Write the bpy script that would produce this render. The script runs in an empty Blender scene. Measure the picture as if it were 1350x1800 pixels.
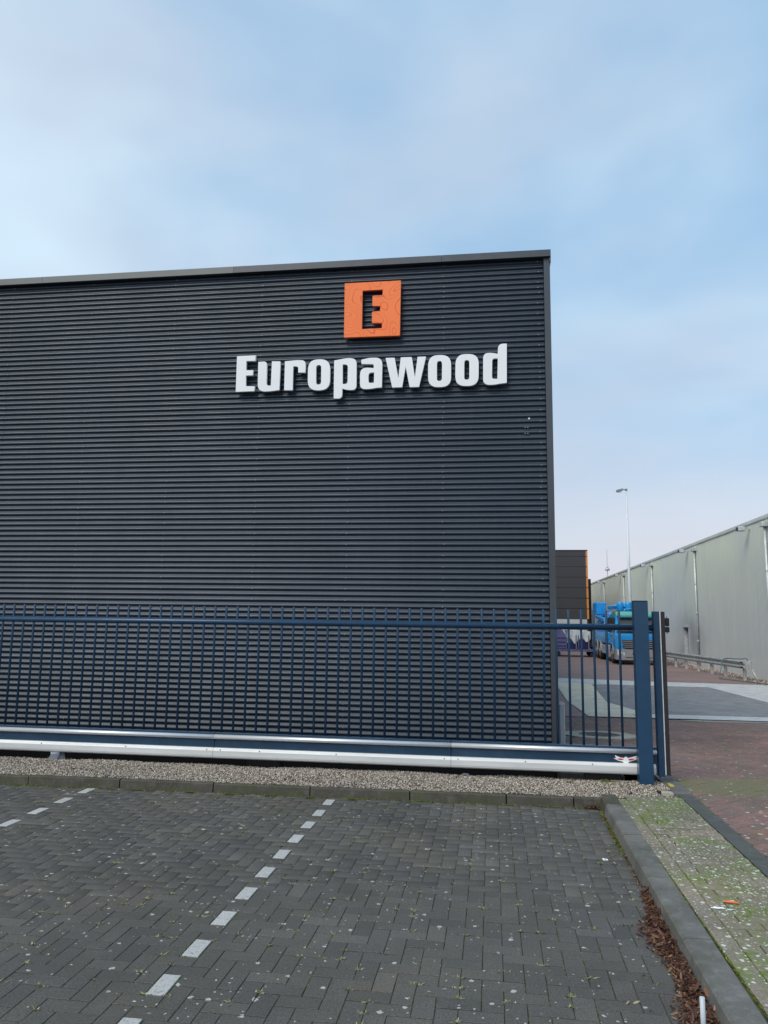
import bpy, bmesh, math, random
import numpy as np
from mathutils import Vector, Matrix
random.seed(7); RNG = np.random.default_rng(11)
SC = bpy.context.scene; COL = SC.collection
# ------------------------------------------------------------------ camera
cd = bpy.data.cameras.new('camera'); cam = bpy.data.objects.new('camera', cd); COL.objects.link(cam)
_r = Vector((0.9902, 0.1392, 0.0128)); _u = Vector((0.0072, -0.1425, 0.9898)); _f = Vector((-0.1396, 0.9799, 0.1421))
_f.normalize(); _r = (_r - _f*_r.dot(_f)).normalized(); _u = _r.cross(_f)
cam.matrix_world = Matrix(((_r.x, _u.x, -_f.x, 0), (_r.y, _u.y, -_f.y, 0), (_r.z, _u.z, -_f.z, 1.75), (0, 0, 0, 1)))
cd.sensor_fit = 'VERTICAL'; cd.sensor_height = 24; cd.lens = 24*1329.6/1800; cd.clip_end = 3000; cd.clip_start = .05
SC.camera = cam
# ------------------------------------------------------------------ sky
SUN_EL, SUN_AZ = math.radians(46), math.radians(213)      # azimuth from +Y clockwise: behind the camera, to the left
W = bpy.data.worlds.new('World'); SC.world = W; W.use_nodes = True
nt = W.node_tree; nt.nodes.clear()
def wn(t, **k):
    n = nt.nodes.new(t)
    for a, b in k.items(): setattr(n, a, b)
    return n
L = nt.links.new
out = wn('ShaderNodeOutputWorld'); bg = wn('ShaderNodeBackground'); bg.inputs[1].default_value = .1
sky = wn('ShaderNodeTexSky', sky_type='NISHITA', sun_disc=False, sun_elevation=SUN_EL, sun_rotation=SUN_AZ)
sky.air_density = 1.0; sky.dust_density = 1.6; sky.ozone_density = 1.6
tc = wn('ShaderNodeTexCoord')
mp = wn('ShaderNodeMapping'); mp.inputs['Scale'].default_value = (1.0, 1.0, 1.9); mp.inputs['Location'].default_value = (1.3, .4, .2)
mp.inputs['Rotation'].default_value = (0.15, -.22, .3)
L(tc.outputs['Generated'], mp.inputs[0])
n1 = wn('ShaderNodeTexNoise'); n1.inputs['Scale'].default_value = 1.9; n1.inputs['Detail'].default_value = 4; n1.inputs['Roughness'].default_value = .48; n1.inputs['Distortion'].default_value = .2
L(mp.outputs[0], n1.inputs[0])
r1 = wn('ShaderNodeMapRange'); r1.inputs['From Min'].default_value = .26; r1.inputs['From Max'].default_value = .72
r1.inputs['To Min'].default_value = .0; r1.inputs['To Max'].default_value = 1.0; r1.interpolation_type = 'SMOOTHSTEP'
sepd = wn('ShaderNodeSeparateXYZ'); L(tc.outputs['Generated'], sepd.inputs[0])
dm = wn('ShaderNodeMath', operation='MULTIPLY'); L(sepd.outputs[0], dm.inputs[0]); dm.inputs[1].default_value = -.36
da = wn('ShaderNodeMath', operation='ADD'); L(n1.outputs[0], da.inputs[0]); L(dm.outputs[0], da.inputs[1]); L(da.outputs[0], r1.inputs[0])
n2 = wn('ShaderNodeTexNoise'); n2.inputs['Scale'].default_value = 2.1; n2.inputs['Detail'].default_value = 3; n2.inputs['Roughness'].default_value = .5
mp2 = wn('ShaderNodeMapping'); mp2.inputs['Location'].default_value = (5.1, 2.2, 7.7); mp2.inputs['Scale'].default_value = (1, 1, 1.8)
L(tc.outputs['Generated'], mp2.inputs[0]); L(mp2.outputs[0], n2.inputs[0])
cr = wn('ShaderNodeValToRGB')
cr.color_ramp.elements[0].position = .38; cr.color_ramp.elements[0].color = (.37, .44, .535, 1)
cr.color_ramp.elements[1].position = .62; cr.color_ramp.elements[1].color = (.45, .575, .67, 1)
L(n2.outputs[0], cr.inputs[0])
sc10 = wn('ShaderNodeVectorMath', operation='SCALE'); sc10.inputs['Scale'].default_value = 10.0; L(cr.outputs[0], sc10.inputs[0])
# thin high blue: the open sky seen through thin cloud
blue = wn('ShaderNodeMix', data_type='RGBA'); blue.inputs[0].default_value = .72
skb = wn('ShaderNodeVectorMath', operation='SCALE'); skb.inputs['Scale'].default_value = .75; L(sky.outputs[0], skb.inputs[0])
L(skb.outputs[0], blue.inputs[6]); blue.inputs[7].default_value = (2.75, 4.45, 6.3, 1)
mx = wn('ShaderNodeMix', data_type='RGBA'); L(r1.outputs[0], mx.inputs[0]); L(blue.outputs[2], mx.inputs[6]); L(sc10.outputs[0], mx.inputs[7])
# pale band low over the horizon
sep = wn('ShaderNodeSeparateXYZ'); L(tc.outputs['Generated'], sep.inputs[0])
hz = wn('ShaderNodeMapRange'); hz.inputs['From Min'].default_value = .0; hz.inputs['From Max'].default_value = .30; hz.inputs['To Min'].default_value = .92; hz.inputs['To Max'].default_value = 0
hz.interpolation_type = 'SMOOTHSTEP'
L(sep.outputs[2], hz.inputs[0])
mh = wn('ShaderNodeMix', data_type='RGBA'); L(hz.outputs[0], mh.inputs[0]); L(mx.outputs[2], mh.inputs[6]); mh.inputs[7].default_value = (4.85, 4.72, 5.05, 1)
L(mh.outputs[2], bg.inputs[0]); L(bg.outputs[0], out.inputs[0])
sd = bpy.data.lights.new('sun', 'SUN'); sd.energy = 1.5; sd.angle = math.radians(34); sd.color = (1, .95, .87)
sun = bpy.data.objects.new('sun', sd); COL.objects.link(sun)
_d = Vector((math.sin(SUN_AZ)*math.cos(SUN_EL), math.cos(SUN_AZ)*math.cos(SUN_EL), math.sin(SUN_EL)))
sun.rotation_euler = _d.to_track_quat('Z', 'Y').to_euler(); sun.location = (-20, -30, 40)
vs = SC.view_settings; vs.view_transform = 'Standard'; vs.look = 'None'; vs.exposure = 0.62; vs.gamma = 1; vs.use_curve_mapping = False
SC.cycles.max_bounces = 6; SC.cycles.use_denoising = True
# ------------------------------------------------------------------ material helper
class N:
    """tiny node builder"""
    def __init__(s, name):
        s.m = bpy.data.materials.new(name); s.m.use_nodes = True; s.t = s.m.node_tree; s.t.nodes.clear()
        s.o = s.n('ShaderNodeOutputMaterial'); s.b = s.n('ShaderNodeBsdfPrincipled'); s.l(s.b.outputs[0], s.o.inputs[0])
        s.g = s.n('ShaderNodeNewGeometry'); s.pos = s.g.outputs['Position']; s.isl = s.g.outputs['Random Per Island']
    def n(s, t, **k):
        x = s.t.nodes.new(t)
        for a, b in k.items(): setattr(x, a, b)
        return x
    def l(s, a, b): s.t.links.new(a, b)
    def put(s, i, v):
        if hasattr(v, 'is_output') or isinstance(v, bpy.types.NodeSocket): s.l(v, i)
        else: i.default_value = (*v, 1) if isinstance(v, tuple) and len(v) == 3 and i.type == 'RGBA' else v
    def map(s, scale=(1, 1, 1), rot=(0, 0, 0), loc=(0, 0, 0), src=None):
        x = s.n('ShaderNodeMapping'); x.inputs['Scale'].default_value = scale; x.inputs['Rotation'].default_value = rot; x.inputs['Location'].default_value = loc
        s.l(src or s.pos, x.inputs[0]); return x.outputs[0]
    def noise(s, sc, det=3, rough=.55, src=None, dist=0):
        x = s.n('ShaderNodeTexNoise'); x.inputs['Scale'].default_value = sc; x.inputs['Detail'].default_value = det; x.inputs['Roughness'].default_value = rough; x.inputs['Distortion'].default_value = dist
        s.l(src or s.pos, x.inputs[0]); return x.outputs[0]
    def vor(s, sc, src=None, feat='F1', o=0, rnd=1):
        x = s.n('ShaderNodeTexVoronoi', feature=feat); x.inputs['Scale'].default_value = sc; x.inputs['Randomness'].default_value = rnd; s.l(src or s.pos, x.inputs[0]); return x.outputs[o]
    def rng(s, v, a, b, c=0, d=1, smooth=False):
        x = s.n('ShaderNodeMapRange'); s.put(x.inputs[0], v)
        for i, q in enumerate((a, b, c, d)): x.inputs[i+1].default_value = q
        if smooth: x.interpolation_type = 'SMOOTHSTEP'
        return x.outputs[0]
    def math(s, op, a, b=0.0):
        x = s.n('ShaderNodeMath', operation=op); s.put(x.inputs[0], a); s.put(x.inputs[1], b); return x.outputs[0]
    def mix(s, f, a, b, mode='MIX'):
        x = s.n('ShaderNodeMix', data_type='RGBA', blend_type=mode); s.put(x.inputs[0], f); s.put(x.inputs[6], a); s.put(x.inputs[7], b); return x.outputs[2]
    def ramp(s, v, *st):
        x = s.n('ShaderNodeValToRGB'); s.put(x.inputs[0], v); e = x.color_ramp.elements
        for i, (p, c) in enumerate(st):
            q = e[i] if i < 2 else e.new(p)
            q.position = p; q.color = (*c, 1)
        return x.outputs[0]
    def sepz(s, i, src=None):
        x = s.n('ShaderNodeSeparateXYZ'); s.l(src or s.pos, x.inputs[0]); return x.outputs[i]
    def bump(s, h, st=.3, d=.01):
        x = s.n('ShaderNodeBump'); x.inputs['Strength'].default_value = st; x.inputs['Distance'].default_value = d; s.put(x.inputs['Height'], h); s.l(x.outputs[0], s.b.inputs['Normal'])
    def fin(s, col, rough=.6, metal=0, spec=.5, coat=0):
        s.put(s.b.inputs['Base Color'], col); s.put(s.b.inputs['Roughness'], rough); s.put(s.b.inputs['Metallic'], metal); s.put(s.b.inputs['Specular IOR Level'], spec); s.put(s.b.inputs['Coat Weight'], coat); return s.m
def rnd1(m):
    oi = m.n('ShaderNodeObjectInfo'); return m.math('FRACT', m.math('ADD', m.isl, oi.outputs['Random']))
def paint(name, c, rough=.45, metal=0, spec=.5, var=.12, sc=3, dirt=None, bump=0):
    m = N(name); n = m.noise(sc, 5)
    col = m.mix(m.rng(n, .3, .7), tuple(x*(1-var) for x in c), tuple(x*(1+var) for x in c))
    if dirt: col = m.mix(m.rng(m.noise(sc*.7, 6, .65), .52, .75, 0, .7), col, dirt)
    if bump: m.bump(m.noise(180, 3), bump, .002)
    return m.fin(col, m.rng(m.noise(sc*2, 3), .3, .7, rough*.85, min(1, rough*1.15)), metal, spec)
def simple(name, c, rough=.5, metal=0, spec=.5): return paint(name, c, rough, metal, spec, .06)

def m_paver(name, cols, lichen=.5, moss=.3, lsc=9, mossc=(.055, .07, .015), lcol=(.46, .46, .42), band=None):
    m = N(name); r = rnd1(m)
    base = m.ramp(r, (0, cols[0]), (1, cols[-1]), *[((i+1)/(len(cols)-1), c) for i, c in enumerate(cols[1:-1])])
    big = m.noise(.7, 5, .6); base = m.mix(m.rng(big, .38, .66, 0, .5), base, tuple(x*.60 for x in cols[0])); base = m.mix(m.rng(m.noise(1.1, 5, .65, m.map((1, 1, 1), (0, 0, 0), (9, 4, 0))), .45, .68, 0, .55), base, m.mix(1, base, (1.30, 1.18, .98), 'MULTIPLY')); base = m.mix(m.rng(m.noise(5, 4, .6), .55, .7, 0, .3), base, tuple(x*1.5 for x in cols[0]))
    gr = m.math('ADD', m.math('MULTIPLY', m.noise(330, 2, .7), .6), m.math('MULTIPLY', m.noise(95, 3, .7), .4)); base = m.mix(m.rng(gr, .36, .64), m.mix(1, base, (.42, .42, .42), 'MULTIPLY'), m.mix(1, base, (1.8, 1.77, 1.70), 'MULTIPLY'))
    # moss film
    mo = m.math('MULTIPLY', m.rng(m.noise(1.6, 5, .65), .44, .64), m.rng(m.noise(26, 4, .7), .42, .58)); base = m.mix(m.math('MULTIPLY', mo, moss), base, mossc)
    if band:
        yy = m.math('ADD', m.sepz(1), m.math('MULTIPLY', m.noise(1.3, 4), .5))
        bf = m.math('MULTIPLY', m.rng(yy, band[0], band[0]+.25, 0, 1, True), m.rng(yy, band[1]-.3, band[1], 1, 0, True))
        base = m.mix(m.math('MULTIPLY', bf, m.rng(m.noise(14, 4, .7), .3, .6, .25, .8)), base, (.13, .15, .06))
    # lichen: round pale blotches of uneven outline, only in some cells
    wob = m.n('ShaderNodeVectorMath', operation='ADD'); m.l(m.pos, wob.inputs[0])
    ns = m.n('ShaderNodeTexNoise'); ns.inputs['Scale'].default_value = 55; ns.inputs['Detail'].default_value = 3; m.l(m.pos, ns.inputs[0])
    sc = m.n('ShaderNodeVectorMath', operation='SCALE'); sc.inputs['Scale'].default_value = .03; m.l(ns.outputs[1], sc.inputs[0]); m.l(sc.outputs[0], wob.inputs[1])
    for s_, lim, pr in ((lsc, .15, lichen), (lsc*2.7, .17, lichen*.8)):
        v = m.n('ShaderNodeTexVoronoi', voronoi_dimensions='2D'); v.inputs['Scale'].default_value = s_; m.l(wob.outputs[0], v.inputs[0])
        sel = m.math('LESS_THAN', m.sepz(0, v.outputs['Color']), m.math('MULTIPLY', m.rng(m.noise(1.4, 4, .65, m.map((1, 1, 1), (0, 0, 0), (3, s_, 0))), .38, .62, .15, 1.5), pr*.42))
        siz = m.rng(m.sepz(1, v.outputs['Color']), 0, 1, lim*.45, lim)
        spot = m.math('MULTIPLY', m.math('LESS_THAN', v.outputs['Distance'], siz), sel)
        spot = m.math('MULTIPLY', spot, m.rng(m.noise(130, 2), .32, .5, .25, .95))
        base = m.mix(spot, base, lcol)
    base = m.mix(m.math('MULTIPLY', m.rng(m.noise(.9, 3, .5, m.map((1, .45, 1), (0, 0, 0), (2.3, .4, 0))), .56, .72), .42), base, m.mix(1, base, (.45, .45, .47), 'MULTIPLY'))
    m.bump(m.math('ADD', gr, m.math('MULTIPLY', m.noise(60, 3), .6)), .35, .004)
    return m.fin(base, .82, 0, .35)
M = {}
M['paver'] = m_paver('dark_paver', [(.072, .070, .069), (.096, .093, .090), (.083, .080, .079), (.112, .107, .102)], .30, .2, 10)
def m_white():
    m = N('white_marking'); m.bump(m.noise(300, 2), .5, .003); r = rnd1(m)
    c = m.mix(m.rng(m.noise(240, 3, .7), .42, .6), (.33, .33, .32), (.62, .62, .60)); c = m.mix(m.math('MULTIPLY', r, .3), c, (.30, .30, .28))
    c = m.mix(m.rng(m.noise(38, 5, .75), .56, .64, 0, .75), c, (.15, .15, .145)); return m.fin(c, .8, 0, .3)
M['white_paver'] = m_white()
M['red'] = m_paver('red_clay_paver', [(.165, .108, .100), (.245, .132, .114), (.150, .112, .104), (.205, .140, .126)], 0.42, .5, 8, (.07, .085, .03), band=(8.25, 9.35))
M['tan'] = m_paver('weathered_concrete_paver', [(.165, .147, .118), (.235, .195, .168), (.185, .165, .135), (.21, .19, .152)], 2.6, 1.3, 10, (.125, .175, .025), (.62, .63, .56))
def m_joint():
    m = N('joint_fill'); a = m.noise(9, 5, .65); b = m.noise(120, 3, .7)
    c = m.mix(m.rng(a, .42, .6), (.034, .032, .027), (.085, .092, .030)); c = m.mix(m.rng(b, .5, .75, 0, .6), c, (.15, .16, .06)); m.bump(b, .8, .01)
    return m.fin(c, .95, 0, .2)
M['joint'] = m_joint()
def m_concrete(name, c, dk=.7, moss=0):
    m = N(name); a = m.noise(2.2, 6, .65); col = m.mix(m.rng(a, .35, .68), tuple(x*dk for x in c), tuple(x*1.1 for x in c))
    f = m.noise(160, 3, .7); col = m.mix(m.rng(f, .4, .65, .0, .45), col, tuple(x*.5 for x in c)); col = m.mix(m.rng(m.noise(11, 5, .7), .5, .7, 0, .5), col, tuple(x*1.45 for x in c)); col = m.mix(m.rng(m.noise(3.3, 4, .6, m.map((1, 1, 1), (0, 0, 0), (5, 1, 2))), .52, .68, 0, .5), col, tuple(x*.55 for x in c))
    if moss: col = m.mix(m.math('MULTIPLY', m.rng(m.noise(6, 5, .7), .45, .62), moss), col, (.06, .075, .025))
    v = m.vor(24); col = m.mix(m.rng(v, .1, .07, 0, .35), col, (.4, .4, .37))
    m.bump(f, .4, .004); return m.fin(col, .85, 0, .3)
M['kerb'] = m_concrete('kerb_concrete', (.175, .170, .158), .6, .25)
M['kerb_dark'] = m_concrete('old_kerb_concrete', (.110, .098, .082), .45, .5)
M['edge'] = m_concrete('asphalt_edge', (.105, .108, .108), .65, .3)
M['conc'] = m_concrete('pale_concrete', (.52, .53, .53), .85)
M['conc_ring'] = m_concrete('ring_concrete', (.66, .60, .48), .85)
M['conc_brown'] = m_concrete('brownish_concrete', (.44, .40, .325), .75)
M['steelplate'] = m_concrete('worn_dark_slab', (.25, .25, .26), .7)
M['soil'] = m_concrete('dark_soil', (.03, .028, .026), .5)
def m_cladding():
    m = N('anthracite_cladding'); r = rnd1(m)
    c = m.mix(m.rng(m.noise(.8, 4), .3, .7), (.020, .033, .051), (.028, .043, .064))
    st = m.noise(1, 5, .6, m.map((14, 14, .7)))           # faint rain streaks
    c = m.mix(m.rng(st, .5, .8, 0, .30), c, (.058, .070, .084)); c = m.mix(m.math('MULTIPLY', r, .5), c, m.mix(1, c, (1.22, 1.2, 1.18), 'MULTIPLY')); m.bump(m.noise(1, 3, .5, m.map((.7, .7, 1.6))), .12, .05)
    c = m.mix(m.rng(m.noise(40, 4, .7), .62, .75, 0, .25), c, (.15, .14, .13))
    return m.fin(c, m.rng(m.noise(3, 3), .3, .7, .36, .48), 0, .5)
M['clad'] = m_cladding()
M['trim'] = paint('anthracite_trim', (.045, .053, .064), .38, 0, .7, .06)
M['trim_top'] = paint('weathered_roof_trim', (.13, .138, .135), .42, 0, .6, .12, 1.5, (.17, .18, .16))
M['screw'] = simple('screw_head', (.22, .23, .25), .4, .3)
M['navy'] = paint('navy_gate_paint', (.012, .049, .104), .33, 0, .55, .10, 4)
M['navy_dirty'] = paint('navy_beam_paint', (.012, .041, .080), .42, 0, .5, .12, 2, (.035, .075, .12))
M['alu'] = (lambda m: m.fin(m.mix(m.rng(m.noise(1, 5, .6, m.map((.6, 9, 9))), .35, .7), (.62, .62, .60), (.80, .80, .78)), m.rng(m.noise(9, 4), .3, .7, .42, .6), .25, .5))(N('dull_aluminium'))
M['tube'] = (lambda m: m.fin(m.mix(m.rng(m.noise(1, 5, .6, m.map((1.5, 20, 20))), .35, .7), (.66, .67, .68), (.84, .85, .86)), .34, .45, .6))(N('silver_tube'))
M['rubber'] = simple('black_rubber', (.022, .018, .022), .55)
M['galv'] = paint('galvanised_steel', (.56, .58, .575), .5, .35, .5, .18, 6, (.33, .35, .34))
M['galv_dark'] = paint('galvanised_dark', (.22, .235, .245), .5, .3, .5, .15, 5)
M['white_sign'] = paint('white_sign_face', (.88, .89, .89), .38, 0, .5, .02, 2)
M['black'] = simple('black_plastic', (.012, .012, .013), .5)
def m_orange():
    m = N('orange_sign_wood_print')
    p = m.map((1, 1, 1), (0, 0, 0), (1.6, 0, -6.05))
    w = m.n('ShaderNodeTexNoise'); w.inputs['Scale'].default_value = 2.0; w.inputs['Detail'].default_value = .4; w.inputs['Distortion'].default_value = .9; m.l(p, w.inputs[0])
    fr = m.math('FRACT', m.math('MULTIPLY', w.outputs[0], 17)); ln = m.math('LESS_THAN', m.math('ABSOLUTE', m.math('SUBTRACT', fr, .5)), .07)
    c = m.mix(ln, m.mix(m.rng(m.noise(5, 2), .3, .7), (.99, .205, .045), (1.0, .225, .052)), (.80, .125, .028))
    return m.fin(c, .45, 0, .4)
M['orange'] = m_orange()
M['orange_side'] = simple('orange_sign_edge', (.75, .16, .06), .45)
def m_rightwall():
    m = N('pale_grey_ribbed_cladding')
    st = m.noise(1, 6, .65, m.map((1, 3.2, .16)))
    c = m.mix(m.rng(st, .35, .7), (.455, .48, .49), (.495, .52, .525))
    z = m.sepz(2); al = m.math('MULTIPLY', m.rng(z, 1.2, 5.4, .1, 1.25), m.rng(m.noise(1, 5, .6, m.map((1, .25, .35))), .15, .85))
    c = m.mix(m.math('MULTIPLY', al, .75), c, (.60, .65, .49))
    fs = m.noise(1, 4, .7, m.map((1, 22, .5))); c = m.mix(m.rng(fs, .5, .8, 0, .4), c, (.70, .71, .68))
    vd = m.n('ShaderNodeVectorMath', operation='DISTANCE'); m.l(m.map((0, .30, .75)), vd.inputs[0]); vd.inputs[1].default_value = (0, 43.2*.30, 1.15*.75)
    c = m.mix(m.math('MULTIPLY', m.rng(vd.outputs['Value'], .2, 1.5, .5, 0, True), m.rng(m.noise(.8, 4), .2, .6)), c, (.10, .105, .125))
    return m.fin(c, .42, .15, .5)
M['rwall'] = m_rightwall()
M['rtrim'] = paint('pale_eaves_trim', (.52, .54, .49), .45, 0, .5, .1, 1)
M['far'] = paint('dark_panel', (.046, .044, .047), .5, 0, .4, .06)
M['far_orange'] = simple('orange_edge_trim', (.62, .23, .05), .5)
M['blue'] = paint('truck_blue_paint', (.014, .28, .66), .28, 0, .55, .08, 3)
M['teal'] = paint('truck_green_roof', (.10, .36, .30), .3, 0, .5, .08)
M['greyp'] = paint('grey_bumper_plastic', (.24, .24, .25), .45)
M['tyre'] = simple('tyre_rubber', (.02, .02, .021), .8)
M['rim'] = simple('wheel_rim', (.28, .28, .28), .45, .3)
def m_glass():
    m = N('windscreen_glass'); m.b.inputs['Transmission Weight'].default_value = .35; return m.fin((.09, .10, .10), .06, 0, .8)
M['glass'] = m_glass()
M['lens'] = simple('headlamp_lens', (.62, .62, .60), .12)
M['purple'] = paint('purple_blue_container', (.13, .12, .26), .5, 0, .5, .15, 4)
M['tarp'] = paint('white_tarpaulin', (.58, .60, .60), .6, 0, .4, .1, 4)
M['navytarp'] = simple('blue_tarpaulin', (.012, .018, .10), .45)
M['hose'] = simple('green_hose', (.07, .15, .14), .45)
M['white_metal'] = simple('painted_mast', (.62, .65, .66), .45)
def m_gravel():
    m = N('gravel_stone'); r = m.isl
    c = m.ramp(r, (0, (.12, .095, .075)), (1, (.80, .74, .64)), (.3, (.26, .215, .17)), (.6, (.43, .355, .285)), (.85, (.60, .52, .43)))
    return m.fin(c, .8, 0, .3)
M['gravel'] = m_gravel()
M['gate_shade'] = simple('gate_shade_black', (.007, .007, .008), .9, 0, .1)  # near-black puts the shade under the gate into ground and plinth colour
def m_leaf():
    m = N('dead_leaf'); c = m.ramp(m.isl, (0, (.028, .014, .010)), (1, (.30, .17, .095)), (.35, (.075, .036, .026)), (.8, (.14, .068, .044))); return m.fin(c, .75, 0, .3)
M['leaf'] = m_leaf()
M['leaf_orange'] = simple('orange_leaf', (.42, .17, .07), .7)
M['moss'] = (lambda m: m.fin(m.ramp(m.isl, (0, (.06, .085, .012)), (1, (.19, .25, .035))), .9, 0, .2))(N('moss'))
M['weed'] = (lambda m: m.fin(m.ramp(m.isl, (0, (.10, .11, .04)), (1, (.36, .33, .20))), .8, 0, .2))(N('dry_weed'))
M['red_print'] = simple('red_print', (.62, .06, .05), .4)
M['orange_stick'] = simple('orange_plastic', (.75, .17, .05), .45)
M['pin'] = simple('pale_plastic_pin', (.50, .55, .58), .4)
M['film'] = simple('clear_plastic_film', (.30, .32, .36), .25)
M['yellow'] = simple('yellow_paint', (.55, .38, .03), .7)
M['water'] = simple('puddle_water', (.06, .06, .07), .03)
M['iron'] = paint('cast_iron', (.07, .062, .055), .6, .4, .5, .2, 8)

# ------------------------------------------------------------------ mesh helpers
def link(name, me, mat, parent=None, loc=None):
    o = bpy.data.objects.new(name, me); COL.objects.link(o)
    if mat is not None and not me.materials:
        for k in (mat if isinstance(mat, (list, tuple)) else [mat]): me.materials.append(M[k] if isinstance(k, str) else k)
    if loc is not None: o.location = loc
    if parent is not None: o.parent = parent
    return o
class B:
    def __init__(s): s.bm = bmesh.new(); s.mi = 0
    def _mark(s, fs):
        for f in fs: f.material_index = s.mi
    def box(s, x0, x1, y0, y1, z0, z1, bev=0):
        r = bmesh.ops.create_cube(s.bm, size=1); vs_ = r['verts']
        for v in vs_: v.co = Vector(((x0+x1)/2 + v.co.x*(x1-x0), (y0+y1)/2 + v.co.y*(y1-y0), (z0+z1)/2 + v.co.z*(z1-z0)))
        fs = {f for v in vs_ for f in v.link_faces}; s._mark(fs)
        if bev: 
            r = bmesh.ops.bevel(s.bm, geom=list({e for v in vs_ for e in v.link_edges}), offset=bev, segments=1, affect='EDGES'); s._mark(r['faces'])
        return s
    def tube(s, pts, r, seg=10, cap=True):
        rings = []
        pts = [Vector(p) for p in pts]; n = len(pts)
        rs = r if isinstance(r, (list, tuple)) else [r]*n
        for i, p in enumerate(pts):
            d = (pts[min(i+1, n-1)] - pts[max(i-1, 0)]).normalized()
            a = d.orthogonal().normalized() if i == 0 else (a - d*a.dot(d)).normalized()
            b = d.cross(a)
            rings.append([s.bm.verts.new(p + (a*math.cos(2*math.pi*k/seg) + b*math.sin(2*math.pi*k/seg))*rs[i]) for k in range(seg)])
        for i in range(n-1):
            for k in range(seg):
                f = s.bm.faces.new((rings[i][k], rings[i][(k+1) % seg], rings[i+1][(k+1) % seg], rings[i+1][k])); f.smooth = seg > 6; f.material_index = s.mi
        if cap:
            for q in (list(reversed(rings[0])), rings[-1]): f = s.bm.faces.new(q); f.material_index = s.mi
        return s
    def face(s, pts):
        f = s.bm.faces.new([s.bm.verts.new(p) for p in pts]); f.material_index = s.mi; return f
    def prism(s, pts, d):                       # closed 3D polygon extruded along d
        d = Vector(d); a = [s.bm.verts.new(p) for p in pts]; b = [s.bm.verts.new(Vector(p)+d) for p in pts]; n = len(pts); fs = []
        fs.append(s.bm.faces.new(a)); fs.append(s.bm.faces.new(list(reversed(b))))
        for i in range(n): fs.append(s.bm.faces.new((a[i], b[i], b[(i+1) % n], a[(i+1) % n])))
        s._mark(fs); return s
    def mesh(s, name, smooth=False, keep=False):
        bmesh.ops.recalc_face_normals(s.bm, faces=s.bm.faces)
        me = bpy.data.meshes.new(name); s.bm.to_mesh(me)
        if not keep: s.bm.free()
        return me
    def obj(s, name, mat, parent=None, loc=None): return link(name, s.mesh(name), mat, parent, loc)
def empty(name, label, cat, loc=(0, 0, 0), group=None):
    o = bpy.data.objects.new(name, None); COL.objects.link(o); o.location = loc; o['label'] = label; o['category'] = cat; o.empty_display_size = .2
    if group: o['group'] = group
    return o
def tag(o, label, cat, group=None):
    o['label'] = label; o['category'] = cat
    if group: o['group'] = group
    return o
def kind(o, k): o['kind'] = k; return o

def P_(thing, b, name, mat):                     # part given in world coordinates
    o = b.obj(name, mat); o.parent = thing; o.matrix_parent_inverse = Matrix.Translation(-Vector(thing.location)); return o
def sub(part, thing, b, name, mat): o = b.obj(name, mat); o.parent = part; return o
def copy_tree(o, dx, dy=0, dz=0, label=None):
    r = o.copy(); COL.objects.link(r); r.location = Vector(o.location) + Vector((dx, dy, dz))
    if label: r['label'] = label
    for ch in o.children:
        c = ch.copy(); COL.objects.link(c); c.parent = r
        for g in ch.children: e = g.copy(); COL.objects.link(e); e.parent = c
    return r
def gz(Y): return .1 - .0375*(min(max(Y, 9.5), 21.5) - 9.5)
def sheet(name, ring_rows, mat, k='structure'):
    """rows of points -> quads"""
    b = B(); rows = [[b.bm.verts.new(p) for p in r] for r in ring_rows]
    for i in range(len(rows)-1):
        for j in range(len(rows[0])-1): b.bm.faces.new((rows[i][j], rows[i][j+1], rows[i+1][j+1], rows[i+1][j]))
    o = b.obj(name, mat); o['kind'] = k; return o
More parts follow.
